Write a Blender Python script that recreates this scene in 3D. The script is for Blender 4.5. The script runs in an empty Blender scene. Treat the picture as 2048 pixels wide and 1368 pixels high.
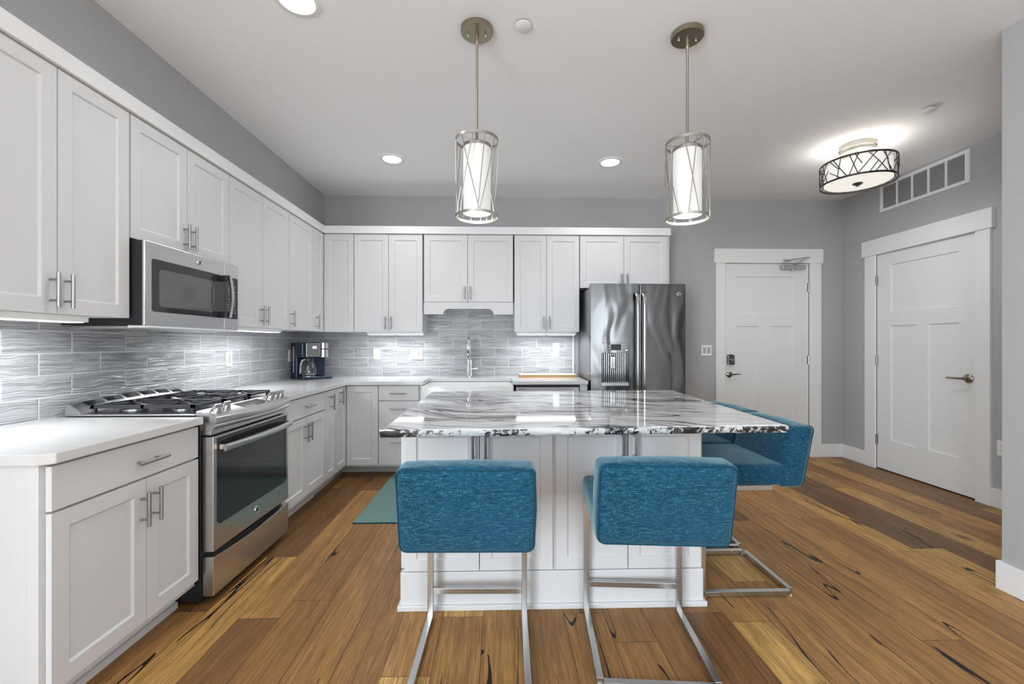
import bpy, bmesh, math, random
from mathutils import Vector, Matrix, noise
C = bpy.context.scene.collection
S = bpy.context.scene
R = math.radians
# ------------------------------------------------------------------ camera, world, exposure
HC = 1.264
cam = bpy.data.cameras.new('camera'); cam_o = bpy.data.objects.new('camera', cam); C.objects.link(cam_o)
cam.sensor_width = 36.0; cam.sensor_fit = 'HORIZONTAL'; cam.lens = 866.0 / 2048 * 36
cam.shift_y = 4.0 / 2048; cam.clip_start = 0.02
cam_o.location = (0, 0, HC); cam_o.rotation_euler = (R(90), 0, -math.atan(24 / 866.0))
S.camera = cam_o
w = bpy.data.worlds.new('world'); S.world = w; w.use_nodes = True
w.node_tree.nodes['Background'].inputs[0].default_value = (0.85, 0.92, 1.0, 1)
w.node_tree.nodes['Background'].inputs[1].default_value = 1.5
S.view_settings.view_transform = 'Standard'; S.view_settings.look = 'None'
S.view_settings.gamma = 1.0; S.view_settings.use_curve_mapping = False
S.view_settings.exposure = 0.27
S.cycles.use_denoising = True
S.cycles.max_bounces = 10; S.cycles.diffuse_bounces = 6; S.cycles.glossy_bounces = 5
S.cycles.sample_clamp_indirect = 6.0; S.cycles.caustics_reflective = False; S.cycles.caustics_refractive = False

def area_light(name, loc, rot, sx, sy, power, col=(1, 1, 1), parent=None, spread=180):
    l = bpy.data.lights.new(name, 'AREA'); l.shape = 'RECTANGLE'; l.size = sx; l.size_y = sy
    l.energy = power; l.color = col; l.spread = R(spread)
    o = bpy.data.objects.new(name, l); C.objects.link(o); o.location = loc; o.rotation_euler = rot
    if parent: o.parent = parent; o.location = Vector(loc) - Vector(parent.location)
    return o
FILL_WIN = [(-0.55, 0.75), (1.0, 2.3)]          # fill windows added in the unseen wall behind the camera
YF, WZ0, WZ1 = -3.6, 0.35, 2.45
P_FILL, P_SIDE_L, P_SIDE_R = 9.0, 118.0, 64.0  # powers of the area lights added at these windows as room fill
for a, b in FILL_WIN:
    area_light('window_daylight', ((a + b) / 2, YF + 0.02, (WZ0 + WZ1) / 2), (R(90), 0, 0), b - a - .1, WZ1 - WZ0 - .1, P_FILL * (b - a), (0.815, 0.915, 1.0))
SIDE = [(-3.5, -2.35), (-2.2, -1.05)]                        # more windows added out of view in the left wall, as fill
for a, b in SIDE:
    area_light('window_daylight', (-2.09, (a + b) / 2, (WZ0 + WZ1) / 2), (R(90), 0, R(-90)), b - a - .1, WZ1 - WZ0 - .1, P_SIDE_L * (b - a), (0.815, 0.915, 1.0))
SIDER = [(-3.45, -2.35)]                                   # unseen window added far back in the right wall to light the left run
for a, b in SIDER:
    area_light('window_daylight', (2.56, (a + b) / 2, (WZ0 + WZ1) / 2), (R(90), 0, R(90)), b - a - .1, WZ1 - WZ0 - .1, P_SIDE_R * (b - a), (0.815, 0.915, 1.0))
P_DRUM = 5.5
P_CAN, P_STRIP, P_FLUSH = 4.5, 3.0, 3.0

# ------------------------------------------------------------------ materials
def mat(name, col=(.8, .8, .8), rough=.5, metal=0.0, spec=.5, coat=0.0):
    m = bpy.data.materials.new(name); m.use_nodes = True
    b = m.node_tree.nodes['Principled BSDF']
    b.inputs['Base Color'].default_value = (*col, 1); b.inputs['Roughness'].default_value = rough
    b.inputs['Metallic'].default_value = metal; b.inputs['Specular IOR Level'].default_value = spec
    b.inputs['Coat Weight'].default_value = coat
    return m
class N:
    """small node-graph helper"""
    def __init__(s, m): s.m = m; s.t = m.node_tree; s.b = s.t.nodes['Principled BSDF']
    def n(s, typ, **kw):
        x = s.t.nodes.new(typ)
        for k, v in kw.items(): setattr(x, k, v)
        return x
    def put(s, sock, v):
        if v is None: return
        if hasattr(v, 'is_linked'): s.t.links.new(v, sock)
        else: sock.default_value = v
    def math(s, op, a, b=None, c=None, clamp=False):
        x = s.n('ShaderNodeMath', operation=op, use_clamp=clamp)
        for i, v in enumerate((a, b, c)): s.put(x.inputs[i], v)
        return x.outputs[0]
    def xyz(s):
        tc = s.n('ShaderNodeTexCoord'); sp = s.n('ShaderNodeSeparateXYZ'); s.t.links.new(tc.outputs['Object'], sp.inputs[0])
        return sp.outputs[0], sp.outputs[1], sp.outputs[2]
    def vec(s, x, y, z=0.0):
        c = s.n('ShaderNodeCombineXYZ'); s.put(c.inputs[0], x); s.put(c.inputs[1], y); s.put(c.inputs[2], z); return c.outputs[0]
    def noise(s, v, scale=1.0, detail=2.0, rough=.5, dist=0.0):
        x = s.n('ShaderNodeTexNoise'); s.put(x.inputs['Vector'], v); x.inputs['Scale'].default_value = scale
        x.inputs['Detail'].default_value = detail; x.inputs['Roughness'].default_value = rough; x.inputs['Distortion'].default_value = dist
        return x.outputs['Fac']
    def white(s, v):
        x = s.n('ShaderNodeTexWhiteNoise', noise_dimensions='3D'); s.put(x.inputs['Vector'], v); return x.outputs['Value']
    def ramp(s, f, stops, interp='LINEAR'):
        x = s.n('ShaderNodeValToRGB'); cr = x.color_ramp; cr.interpolation = interp
        while len(cr.elements) < len(stops): cr.elements.new(.5)
        for e, (p, c) in zip(cr.elements, stops):
            e.position = p; e.color = (*c, 1) if isinstance(c, tuple) else (c, c, c, 1)
        s.put(x.inputs[0], f); return x.outputs[0]
    def mix(s, f, a, b, blend='MIX'):
        x = s.n('ShaderNodeMix', data_type='RGBA', blend_type=blend)
        s.put(x.inputs[0], f)
        for i, v in ((6, a), (7, b)): s.put(x.inputs[i], (*v, 1) if isinstance(v, tuple) else v)
        return x.outputs[2]
    def bump(s, h, dist=.01, strength=1.0):
        x = s.n('ShaderNodeBump'); x.inputs['Distance'].default_value = dist; x.inputs['Strength'].default_value = strength
        s.put(x.inputs['Height'], h); s.t.links.new(x.outputs[0], s.b.inputs['Normal'])
    def color(s, c): s.put(s.b.inputs['Base Color'], c)
    def rough(s, c): s.put(s.b.inputs['Roughness'], c)

def paint(name, col, rough, amp=.012, scale=6.0, spec=.4):
    m = mat(name, col, rough, spec=spec); g = N(m); x, y, z = g.xyz()
    f = g.noise(g.vec(x, y, z), scale, 3)
    g.color(g.mix(f, tuple(max(0, c - amp) for c in col), tuple(c + amp for c in col)))
    return m
M = {}
M['cab'] = paint('white_cabinet_paint', (.68, .68, .685), .38)
M['carcass'] = paint('cabinet_carcass_paint', (.70, .70, .70), .5)
M['trim'] = paint('white_trim_paint', (.82, .82, .82), .35)
M['door'] = paint('white_door_paint', (.78, .78, .775), .38)
M['wall'] = paint('grey_wall_paint', (.44, .44, .445), .75, .008, 3)
M['ceil'] = paint('ceiling_paint', (.90, .90, .91), .85, .008, 2)
M['quartz'] = paint('white_quartz', (.67, .67, .665), .14, .02, 40, .5)
M['ceramic'] = paint('white_ceramic', (.82, .82, .82), .12, .006)
M['plastic'] = paint('white_plastic', (.85, .85, .84), .3, .005)
M['black'] = paint('black_enamel', (.018, .019, .022), .3, .004)
M['rubber'] = paint('dark_void', (.02, .02, .02), .8, .004)
M['iron'] = paint('cast_iron', (.028, .03, .036), .32, .01, 60, .6)
M['glassblack'] = paint('dark_oven_glass', (.028, .029, .031), .06, .004, 3, .5)
M['mesh'] = paint('microwave_window', (.10, .10, .10), .06, .01, 4, .8)
M['navy'] = paint('dark_navy_plastic', (.012, .025, .05), .2, .004, 5, .6)
M['wood_edge'] = mat('bamboo_edge', (.5, .3, .12), .45)
g = N(M['wood_edge']); x, y, z = g.xyz(); g.color(g.mix(g.noise(g.vec(g.math('MULTIPLY', x, 6.0), y, g.math('MULTIPLY', z, 200.0)), 1, 2), (.36, .19, .065), (.56, .34, .14)))
M['board'] = paint('pale_board_top', (.80, .79, .76), .3, .015, 30)

def metal(name, col, rough, axis=None, amp=.05, wav=0.0):
    m = mat(name, col, rough, 1.0); g = N(m); x, y, z = g.xyz()
    sc = {'x': (2, 150, 150), 'y': (150, 2, 150), 'z': (150, 150, 2), None: (20, 20, 20)}[axis]
    f = g.noise(g.vec(*[g.math('MULTIPLY', c, float(k)) for c, k in zip((x, y, z), sc)]), 1, 2)
    g.rough(g.math('ADD', g.math('MULTIPLY', f, amp * 2), rough - amp))
    g.color(g.mix(f, tuple(c * .97 for c in col), tuple(min(1, c * 1.03) for c in col)))
    if wav: g.bump(g.noise(g.vec(g.math('MULTIPLY', x, 5.0), y, g.math('MULTIPLY', z, 1.8)), 1, 1, .4, .8), wav)
    return m
M['steel'] = metal('brushed_stainless_steel', (.60, .60, .60), .30, 'y', .02)
M['steelv'] = metal('brushed_steel_vertical', (.55, .55, .55), .26, 'z', .02)
M['fridge'] = metal('refrigerator_stainless', (.20, .20, .20), .17, 'x', .02, .010)
M['nickel'] = metal('brushed_nickel', (.38, .375, .37), .32)
M['chrome'] = metal('polished_chrome', (.72, .72, .73), .1)
M['bronze'] = metal('antique_champagne_bronze', (.36, .31, .235), .35)
M['silver'] = metal('champagne_silver', (.42, .40, .365), .38)
M['darkbronze'] = metal('dark_bronze', (.10, .09, .08), .32)
M['pewter'] = metal('pewter_hardware', (.26, .25, .24), .28)
M['closer'] = metal('grey_closer_paint', (.52, .52, .51), .45)
M['liner'] = metal('dark_chrome_liner', (.30, .30, .30), .16, 'z', .02)
M['fside'] = metal('grey_refrigerator_side', (.38, .38, .40), .42)
M['lever'] = metal('aged_brass_lever', (.34, .30, .25), .3)

def emit(name, col, strength, base=(.8, .8, .8)):
    m = mat(name, base, .5); b = m.node_tree.nodes['Principled BSDF']
    b.inputs['Emission Color'].default_value = (*col, 1); b.inputs['Emission Strength'].default_value = strength
    return m
M['lens'] = emit('downlight_lens', (1, .97, .90), 6)
M['shade'] = emit('lit_white_glass', (1, .95, .86), .24, (.62, .62, .61))
M['drum'] = emit('lit_fabric_drum', (1, .96, .88), .42, (.75, .75, .74))
M['diff'] = emit('lit_diffuser', (1, .95, .86), .55, (.75, .75, .74))
M['led'] = emit('led_diffuser', (.95, .98, 1), 1.6)
M['blue'] = emit('blue_digits', (.35, .65, 1), 1.2, (.1, .1, .1))
M['lcd'] = emit('coffee_lcd', (.75, .82, 1), .6, (.3, .35, .5))
M['keys'] = paint('printed_key_marks', (.42, .42, .42), .5)
M['glass'] = mat('clear_glass', (.9, .93, .94), .03); M['glass'].node_tree.nodes['Principled BSDF'].inputs['Transmission Weight'].default_value = 1.0
g = N(M['glass']); x, y, z = g.xyz(); g.rough(g.math('MULTIPLY', g.noise(g.vec(x, y, z), 4), .05))

# wide oak planks
m = M['floor'] = mat('wide_oak_planks', rough=.42, spec=.2); g = N(m); x, y, z = g.xyz()
PW, PL = .1875, 1.75
u = g.math('DIVIDE', g.math('SUBTRACT', x, .11), PW); col = g.math('FLOOR', u); fu = g.math('FRACT', u)
r1 = g.white(g.vec(col, 3.7, 1.3)); v = g.math('ADD', g.math('DIVIDE', y, PL), g.math('MULTIPLY', r1, 7.31)); row = g.math('FLOOR', v); fv = g.math('FRACT', v)
pid = g.white(g.vec(col, row, 9.1)); pid2 = g.white(g.vec(row, col, 2.9))
tone = g.ramp(pid, [(0, (.20, .100, .040)), (.2, (.33, .166, .058)), (.45, (.46, .235, .078)), (.7, (.57, .300, .096)), (.88, (.70, .390, .112)), (1, (.76, .46, .15))])
off = g.math('MULTIPLY', pid2, 40.0)
big = g.noise(g.vec(g.math('ADD', g.math('MULTIPLY', x, 6.0), off), g.math('MULTIPLY', y, 1.5), off), 1, 4, .62, .5)
wv = g.n('ShaderNodeTexWave', wave_type='BANDS', bands_direction='X'); wv.inputs['Scale'].default_value = 1.0; wv.inputs['Distortion'].default_value = 16.0
wv.inputs['Detail'].default_value = 2.5; wv.inputs['Detail Scale'].default_value = .7
g.put(wv.inputs['Vector'], g.vec(g.math('ADD', g.math('MULTIPLY', x, 5.0), off), g.math('MULTIPLY', y, .55), off))
fine = g.noise(g.vec(g.math('MULTIPLY', x, 150.0), g.math('MULTIPLY', y, 6.0), off), 1, 4, .7)
c1 = g.mix(g.math('MULTIPLY', g.ramp(big, [(.38, 0.0), (.75, 1.0)]), .5), tone, (.15, .075, .028))
c1 = g.mix(g.math('MULTIPLY', g.ramp(wv.outputs['Fac'], [(.0, 1.0), (.4, 0.0)]), .24), c1, (.10, .052, .024))
c1 = g.mix(g.math('MULTIPLY', g.ramp(fine, [(.38, 1.0), (.6, 0.0)]), .5), c1, (.085, .042, .017))
cn = g.noise(g.vec(g.math('ADD', g.math('MULTIPLY', x, 10.0), off), g.math('MULTIPLY', y, .75), g.math('MULTIPLY', off, 1.7)), 1, 1.6, .4, .0)
crk = g.math('LESS_THAN', g.math('ABSOLUTE', g.math('SUBTRACT', cn, .5)), .0074)
cm = g.noise(g.vec(g.math('ADD', g.math('MULTIPLY', x, 4.0), off), g.math('MULTIPLY', y, 1.0), 5.0), 1, 1)
crk = g.math('MULTIPLY', crk, g.math('GREATER_THAN', cm, .555))
vo = g.n('ShaderNodeTexVoronoi', feature='F1'); vo.inputs['Scale'].default_value = 1.0
nz = g.noise(g.vec(g.math('MULTIPLY', x, 22.0), g.math('MULTIPLY', y, 14.0), 0.0), 1, 2)
g.put(vo.inputs['Vector'], g.vec(g.math('ADD', g.math('MULTIPLY', x, 3.6), g.math('MULTIPLY', nz, .16)), g.math('ADD', g.math('MULTIPLY', y, 1.9), g.math('MULTIPLY', nz, .12)), 0.0))
knot = g.ramp(vo.outputs['Distance'], [(.05, 1.0), (.16, 0.0)])
c1 = g.mix(g.math('MULTIPLY', knot, .75), c1, (.045, .024, .014))
c1 = g.mix(crk, c1, (.018, .012, .009))
du = g.math('MULTIPLY', g.math('MINIMUM', fu, g.math('SUBTRACT', 1.0, fu)), PW)
dv = g.math('MULTIPLY', g.math('MINIMUM', fv, g.math('SUBTRACT', 1.0, fv)), PL)
seam = g.math('LESS_THAN', g.math('MINIMUM', du, dv), .0014)
c1 = g.mix(g.math('MULTIPLY', seam, .8), c1, (.03, .018, .012))
g.color(c1); g.rough(g.math('ADD', g.math('MULTIPLY', big, .2), .30))
g.bump(g.math('SUBTRACT', g.math('MULTIPLY', fine, .25), g.math('ADD', seam, crk)), .0012, .7)

# white granite with black wavy veins
m = M['granite'] = mat('black_veined_white_granite', rough=.05, spec=.5, coat=.0); g = N(m); x, y, z = g.xyz()
m.node_tree.nodes['Principled BSDF'].inputs['Coat Roughness'].default_value = .02
yy = g.math('ADD', y, g.math('MULTIPLY', z, 1.0))
wx = g.noise(g.vec(g.math('MULTIPLY', x, 1.3), g.math('MULTIPLY', yy, 1.6), 2.0), 1, 2)
wy = g.math('ADD', g.math('ADD', yy, g.math('MULTIPLY', x, .22)), g.math('MULTIPLY', wx, .55))
band = g.noise(g.vec(g.math('MULTIPLY', x, .9), g.math('MULTIPLY', wy, 5.0), 7.0), 1, 3, .55, .5)
v1 = g.noise(g.vec(g.math('MULTIPLY', x, 1.5), g.math('MULTIPLY', wy, 15.0), 1.0), 1, 5, .62, .6)
v2 = g.noise(g.vec(g.math('MULTIPLY', x, 2.6), g.math('MULTIPLY', wy, 34.0), 4.0), 1, 4, .6, .5)
line = g.ramp(g.math('ABSOLUTE', g.math('SUBTRACT', v1, .5)), [(.0, 1.0), (.012, .9), (.05, 0.0)])
dark = g.math('MULTIPLY', g.ramp(v2, [(.45, 0.0), (.56, 1.0)]), g.ramp(band, [(.52, 0.0), (.62, 1.0)]))
line = g.math('MULTIPLY', line, g.ramp(band, [(.42, .06), (.56, 1.0)]))
sp = g.noise(g.vec(x, y, z), 55, 3)
base = g.mix(g.ramp(v2, [(.35, 1.0), (.65, 0.0)]), (.78, .78, .78), (.58, .58, .59))
base = g.mix(g.math('MULTIPLY', g.ramp(sp, [(.55, 0.0), (.72, 1.0)]), .35), base, (.35, .35, .36))
lv = g.noise(g.vec(g.math('MULTIPLY', x, .75), g.math('MULTIPLY', wy, 3.3), 13.0), 1, 3, .5, .9)
long_ = g.math('MULTIPLY', g.ramp(g.math('ABSOLUTE', g.math('SUBTRACT', lv, .5)), [(.0, 1.0), (.008, .95), (.018, 0.0)]), g.ramp(g.noise(g.vec(g.math('MULTIPLY', x, 1.7), g.math('MULTIPLY', yy, 3.0), 3.0), 1, 1), [(.42, 0.0), (.5, 1.0)]))
base = g.mix(g.math('MULTIPLY', g.ramp(g.math('ABSOLUTE', g.math('SUBTRACT', lv, .53)), [(.0, 1.0), (.05, 0.0)]), .35), base, (.22, .22, .23))
base = g.mix(long_, base, (.02, .02, .022)); base = g.mix(line, base, (.035, .035, .038)); base = g.mix(dark, base, (.03, .03, .033))
g.color(base)
M['granite_edge'] = m2 = mat('rough_granite_edge', rough=.35); g = N(m2); x, y, z = g.xyz()
a = g.noise(g.vec(x, y, z), 34, 5, .65, .8); b_ = g.noise(g.vec(x, y, z), 3.2, 2)
g.color(g.mix(g.ramp(g.math('ADD', a, g.math('MULTIPLY', g.math('SUBTRACT', b_, .5), 1.1)), [(.46, 0.0), (.56, 1.0)]), (.60, .60, .60), (.02, .02, .022)))
g.bump(a, .006)

def tile_mat(name, axis, u0):
    m = mat(name, rough=.16, spec=.6); g = N(m); x, y, z = g.xyz(); U = x if axis == 'x' else y
    v = g.math('DIVIDE', g.math('SUBTRACT', z, .914), .102); r = g.math('FLOOR', v); fv = g.math('FRACT', v)
    u = g.math('ADD', g.math('DIVIDE', g.math('SUBTRACT', U, u0), .3055), g.math('MULTIPLY', g.math('FLOORED_MODULO', r, 2.0), .5))
    c = g.math('FLOOR', u); fu = g.math('FRACT', u); pid = g.white(g.vec(c, r, 5.0)); off = g.math('MULTIPLY', pid, 30.0)
    du = g.math('MULTIPLY', g.math('MINIMUM', fu, g.math('SUBTRACT', 1.0, fu)), .3055); dv = g.math('MULTIPLY', g.math('MINIMUM', fv, g.math('SUBTRACT', 1.0, fv)), .102)
    d = g.math('MINIMUM', du, dv); grout = g.math('LESS_THAN', d, .0014)
    wob = g.noise(g.vec(g.math('ADD', g.math('MULTIPLY', U, 9.0), off), g.math('MULTIPLY', z, 12.0), off), 1, 1)
    zz = g.math('ADD', g.math('MULTIPLY', z, 130.0), g.math('MULTIPLY', wob, 3.0))
    h = g.noise(g.vec(g.math('ADD', g.math('MULTIPLY', U, 4.0), off), zz, off), 1, .6, .4)
    h = g.ramp(h, [(.3, 0.0), (.5, 1.0), (.7, 0.0)]); crest = h
    h = g.math('MULTIPLY', h, g.math('MINIMUM', g.math('DIVIDE', d, .008), 1.0))
    base = g.mix(pid, (.42, .43, .45), (.50, .51, .53)); base = g.mix(g.math('MULTIPLY', crest, .35), base, (.58, .59, .61))
    g.color(g.mix(grout, base, (.78, .78, .78))); g.rough(g.math('ADD', g.math('MULTIPLY', grout, .5), .14))
    g.bump(h, .0042, 1.0)
    return m
M['tile_back'] = tile_mat('wavy_tile_of_back_wall', 'x', -1.585)
M['tile_left'] = tile_mat('wavy_tile_of_left_wall', 'y', 2.345)

m = M['fabric'] = mat('teal_woven_fabric', rough=.95, spec=.1); g = N(m); x, y, z = g.xyz()
b = m.node_tree.nodes['Principled BSDF']; b.inputs['Sheen Weight'].default_value = .6; b.inputs['Sheen Tint'].default_value = (.6, .85, .9, 1); b.inputs['Sheen Roughness'].default_value = .4
h1 = g.noise(g.vec(g.math('MULTIPLY', x, 38.0), g.math('MULTIPLY', y, 38.0), g.math('MULTIPLY', z, 260.0)), 1, 3, .7)
h2 = g.noise(g.vec(g.math('MULTIPLY', x, 420.0), g.math('MULTIPLY', y, 420.0), g.math('MULTIPLY', z, 50.0)), 1, 2, .7)
big = g.noise(g.vec(x, y, z), 5, 2)
f = g.math('ADD', g.math('MULTIPLY', h1, .6), g.math('MULTIPLY', h2, .4))
cc = g.ramp(f, [(.36, (.003, .022, .048)), (.48, (.008, .055, .100)), (.58, (.021, .098, .146)), (.70, (.15, .30, .36))])
g.color(g.mix(g.math('MULTIPLY', g.ramp(big, [(.4, 0.0), (.7, 1.0)]), .35), cc, (.012, .075, .165))); g.bump(f, .0015, .7)
m = M['piping'] = paint('teal_piping', (.010, .055, .09), .9, .006, 80, .1)
m = M['rug'] = mat('mint_woven_rug', rough=.95, spec=.1); g = N(m); x, y, z = g.xyz()
tri = g.math('PINGPONG', g.math('MULTIPLY', x, 1.0), .014)
s1 = g.math('PINGPONG', g.math('ADD', y, tri), .0074); big = g.noise(g.vec(g.math('MULTIPLY', x, 3.0), g.math('MULTIPLY', y, 26.0), 0.0), 1, 3)
g.color(g.mix(g.ramp(g.math('MULTIPLY', s1, 117.0), [(.3, 0.0), (.7, 1.0)]), g.mix(big, (.06, .155, .15), (.15, .27, .255)), (.29, .43, .40))); g.bump(s1, .2, .5)

# ------------------------------------------------------------------ geometry helpers
ORG = {}
class MB:
    def __init__(s): s.bm = bmesh.new()
    def quad(s, pts):
        return s.bm.faces.new([s.bm.verts.new(p) for p in pts])
    def box(s, x0, x1, y0, y1, z0, z1):
        v = [s.bm.verts.new(p) for p in ((x0, y0, z0), (x1, y0, z0), (x1, y1, z0), (x0, y1, z0), (x0, y0, z1), (x1, y0, z1), (x1, y1, z1), (x0, y1, z1))]
        for f in ((3, 2, 1, 0), (4, 5, 6, 7), (0, 1, 5, 4), (1, 2, 6, 5), (2, 3, 7, 6), (3, 0, 4, 7)): s.bm.faces.new([v[i] for i in f])
        return s
    def prism(s, prof, f0, f1, n=1):
        """prof: 2d points; f0/f1 map a point to 3d at each end"""
        a = [s.bm.verts.new(f0(p)) for p in prof]; b = [s.bm.verts.new(f1(p)) for p in prof]; k = len(prof)
        for i in range(k): s.bm.faces.new((a[i], a[(i + 1) % k], b[(i + 1) % k], b[i]))
        s.bm.faces.new(a[::-1]); s.bm.faces.new(b); return s
    def loft(s, rings, closed=True, caps=True):
        vs = [[s.bm.verts.new(p) for p in r] for r in rings]; k = len(rings[0])
        for a, b in zip(vs, vs[1:]):
            for i in range(k if closed else k - 1): s.bm.faces.new((a[i], a[(i + 1) % k], b[(i + 1) % k], b[i]))
        if caps and closed: s.bm.faces.new(vs[0][::-1]); s.bm.faces.new(vs[-1])
        return s
    def tube(s, path, r, n=10, square=False):
        path = [Vector(p) for p in path]; rings = []
        rr = r if isinstance(r, (list, tuple)) else [r] * len(path)
        up = None
        for i, p in enumerate(path):
            t = (path[min(i + 1, len(path) - 1)] - path[max(i - 1, 0)]).normalized()
            if up is None:
                up = Vector((0, 0, 1)) if abs(t.z) < .9 else Vector((0, 1, 0))
            a = t.cross(up).normalized(); bb = a.cross(t).normalized(); up = bb
            if square: rings.append([p + a * rr[i] * sx + bb * rr[i] * sy for sx, sy in ((-1, -1), (1, -1), (1, 1), (-1, 1))])
            else: rings.append([p + (a * math.cos(2 * math.pi * k / n) + bb * math.sin(2 * math.pi * k / n)) * rr[i] for k in range(n)])
        return s.loft(rings)
    def lathe(s, prof, c=(0, 0, 0), n=28, axis='z', closed=True):
        """prof: (radius, height) from start to end"""
        rings = []
        for r, h in prof:
            ring = []
            for k in range(n):
                a = 2 * math.pi * k / n; p, q = r * math.cos(a), r * math.sin(a)
                d = {'z': (p, q, h), 'y': (p, h, q), 'x': (h, p, q)}[axis]
                ring.append((c[0] + d[0], c[1] + d[1], c[2] + d[2]))
            rings.append(ring)
        return s.loft(rings, caps=closed)
    def torus(s, c, R0, r, n=48, k=8, axis='z', flat=1.0):
        rings = []
        for i in range(n):
            a = 2 * math.pi * i / n; ring = []
            for j in range(k):
                t = 2 * math.pi * j / k; rad = R0 + r * math.cos(t); h = r * flat * math.sin(t)
                d = {'z': (rad * math.cos(a), rad * math.sin(a), h), 'y': (rad * math.cos(a), h, rad * math.sin(a)), 'x': (h, rad * math.cos(a), rad * math.sin(a))}[axis]
                ring.append((c[0] + d[0], c[1] + d[1], c[2] + d[2]))
            rings.append(ring)
        rings.append(rings[0]); s.loft(rings, caps=False); return s
    def cushion(s, c, hx, hy, hz, r, bulge=0.0, wob=0.0, fn=None):
        def ax(h):
            e = [0, .25, .5, .75]; l = [-h + r * (1 - math.cos(t * math.pi / 2)) if False else -h + r * t for t in e]
            mid = [-h + r + (2 * h - 2 * r) * i / 8 for i in range(9)]
            return l + mid + [-q for q in l[::-1]]
        X, Y, Z = ax(hx), ax(hy), ax(hz)
        def P(x, y, z):
            i = Vector((max(-hx + r, min(hx - r, x)), max(-hy + r, min(hy - r, y)), max(-hz + r, min(hz - r, z))))
            d = Vector((x, y, z)) - i
            if d.length > 1e-9: d = d.normalized() * r
            p = i + d; nx, ny, nz = p.x / hx, p.y / hy, p.z / hz
            b = bulge * max(0, 1 - nx * nx * .9) ** .6 if False else bulge
            q = Vector((p.x + b * .6 * nx * (1 - ny * ny) * (1 - nz * nz), p.y + b * ny * (1 - nx * nx) * (1 - nz * nz), p.z + b * nz * (1 - nx * nx) * (1 - ny * ny)))
            if wob: q += Vector(noise.noise_vector(q * 9 + Vector(c) * 3)) * wob
            q += Vector(c)
            return fn(q) if fn else q
        def sheet(A, B, f, flip):
            g = [[s.bm.verts.new(f(a, b)) for b in B] for a in A]
            for i in range(len(A) - 1):
                for j in range(len(B) - 1):
                    q = (g[i][j], g[i + 1][j], g[i + 1][j + 1], g[i][j + 1]); s.bm.faces.new(q[::-1] if flip else q)
        for sg in (-1, 1):
            sheet(X, Y, lambda a, b: P(a, b, sg * hz), sg < 0)
            sheet(X, Z, lambda a, b: P(a, sg * hy, b), sg > 0)
            sheet(Y, Z, lambda a, b: P(sg * hx, a, b), sg < 0)
        bmesh.ops.remove_doubles(s.bm, verts=s.bm.verts, dist=1e-5); return s
    def build(s, name, m, parent=None, smooth=False, bevel=0.0, seg=2, angle=35):
        o0 = ORG.get(parent.name if parent else None, Vector((0, 0, 0)))
        if o0.length: bmesh.ops.translate(s.bm, verts=s.bm.verts, vec=-o0)
        bmesh.ops.recalc_face_normals(s.bm, faces=s.bm.faces)
        me = bpy.data.meshes.new(name); s.bm.to_mesh(me); s.bm.free()
        mm = M[m] if isinstance(m, str) else m
        me.materials.append(mm)
        if smooth:
            for p in me.polygons: p.use_smooth = True
            me.set_sharp_from_angle(angle=R(angle))
        o = bpy.data.objects.new(name, me); C.objects.link(o)
        if parent: o.parent = parent; ORG[o.name] = o0
        if bevel:
            b = o.modifiers.new('bevel', 'BEVEL'); b.width = bevel; b.segments = seg; b.limit_method = 'ANGLE'; b.angle_limit = R(40)
            b.harden_normals = False
        return o
def thing(name, label, cat, loc=(0, 0, 0), group=None):
    o = bpy.data.objects.new(name, None); C.objects.link(o); o.empty_display_size = .1; o.location = loc
    o['label'] = label; o['category'] = cat
    if group: o['group'] = group
    ORG[o.name] = Vector(loc); return o
def tag(o, label, cat, group=None):
    o['label'] = label; o['category'] = cat
    if group: o['group'] = group
    return o
def struct_root(name, loc=(0, 0, 0)):
    o = bpy.data.objects.new(name, None); C.objects.link(o); o.location = loc; o['kind'] = 'structure'; ORG[o.name] = Vector(loc); return o
def struct(o): o['kind'] = 'structure'; return o
def dup(o, parent=None):
    c = o.copy(); C.objects.link(c)
    if parent: c.parent = parent
    for ch in list(o.children): dup(ch, c)
    return c

# ------------------------------------------------------------------ the room
XL, XR, YB, HT = -2.117, 3.84, 4.76, 2.88
XN, YN = 2.585, 2.16                       # near wall block on the right
struct(MB().box(-2.35, 4.2, YF - .3, YB + .3, -.08, 0).build('floor', 'floor'))
struct(MB().box(-2.35, 4.2, YF - .3, YB + .3, HT, HT + .08).build('ceiling', 'ceil'))
b = MB().box(XL, 2.5, YB, YB + .16, 0, HT).box(3.463, XR + .15, YB, YB + .16, 0, HT).box(2.5, 3.463, YB, YB + .16, 2.168, HT)
b.box(2.5, 3.463, YB + .10, YB + .16, 0, 2.168)
struct(b.build('wall_back', 'wall'))
# left wall, thickened above the cabinets, with openings for the added fill windows behind the camera
b = MB(); x0, x1 = XL - .15, XL
ys = [YF] + [q for ab in SIDE for q in ab] + [YB + .16]
for i in range(0, len(ys), 2): b.box(x0, x1, ys[i], ys[i + 1], 0, HT)
for a, c in SIDE: b.box(x0, x1, a, c, 0, WZ0); b.box(x0, x1, a, c, WZ1, HT)
b.box(XL, -1.907, 1.44, YB, 2.452, HT)
struct(b.build('wall_left', 'wall'))
b = MB().box(XR, XR + .15, YN, 3.378, 0, HT).box(XR, XR + .15, 4.313, YB, 0, HT).box(XR, XR + .15, 3.378, 4.313, 2.168, HT)
b.box(XR + .10, XR + .15, 3.378, 4.313, 0, 2.168)
struct(b.build('wall_right', 'wall'))
b = MB().box(XN, XN + .15, YF, SIDER[0][0], 0, HT).box(XN, XR + .15, SIDER[0][1], YN, 0, HT)
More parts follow.
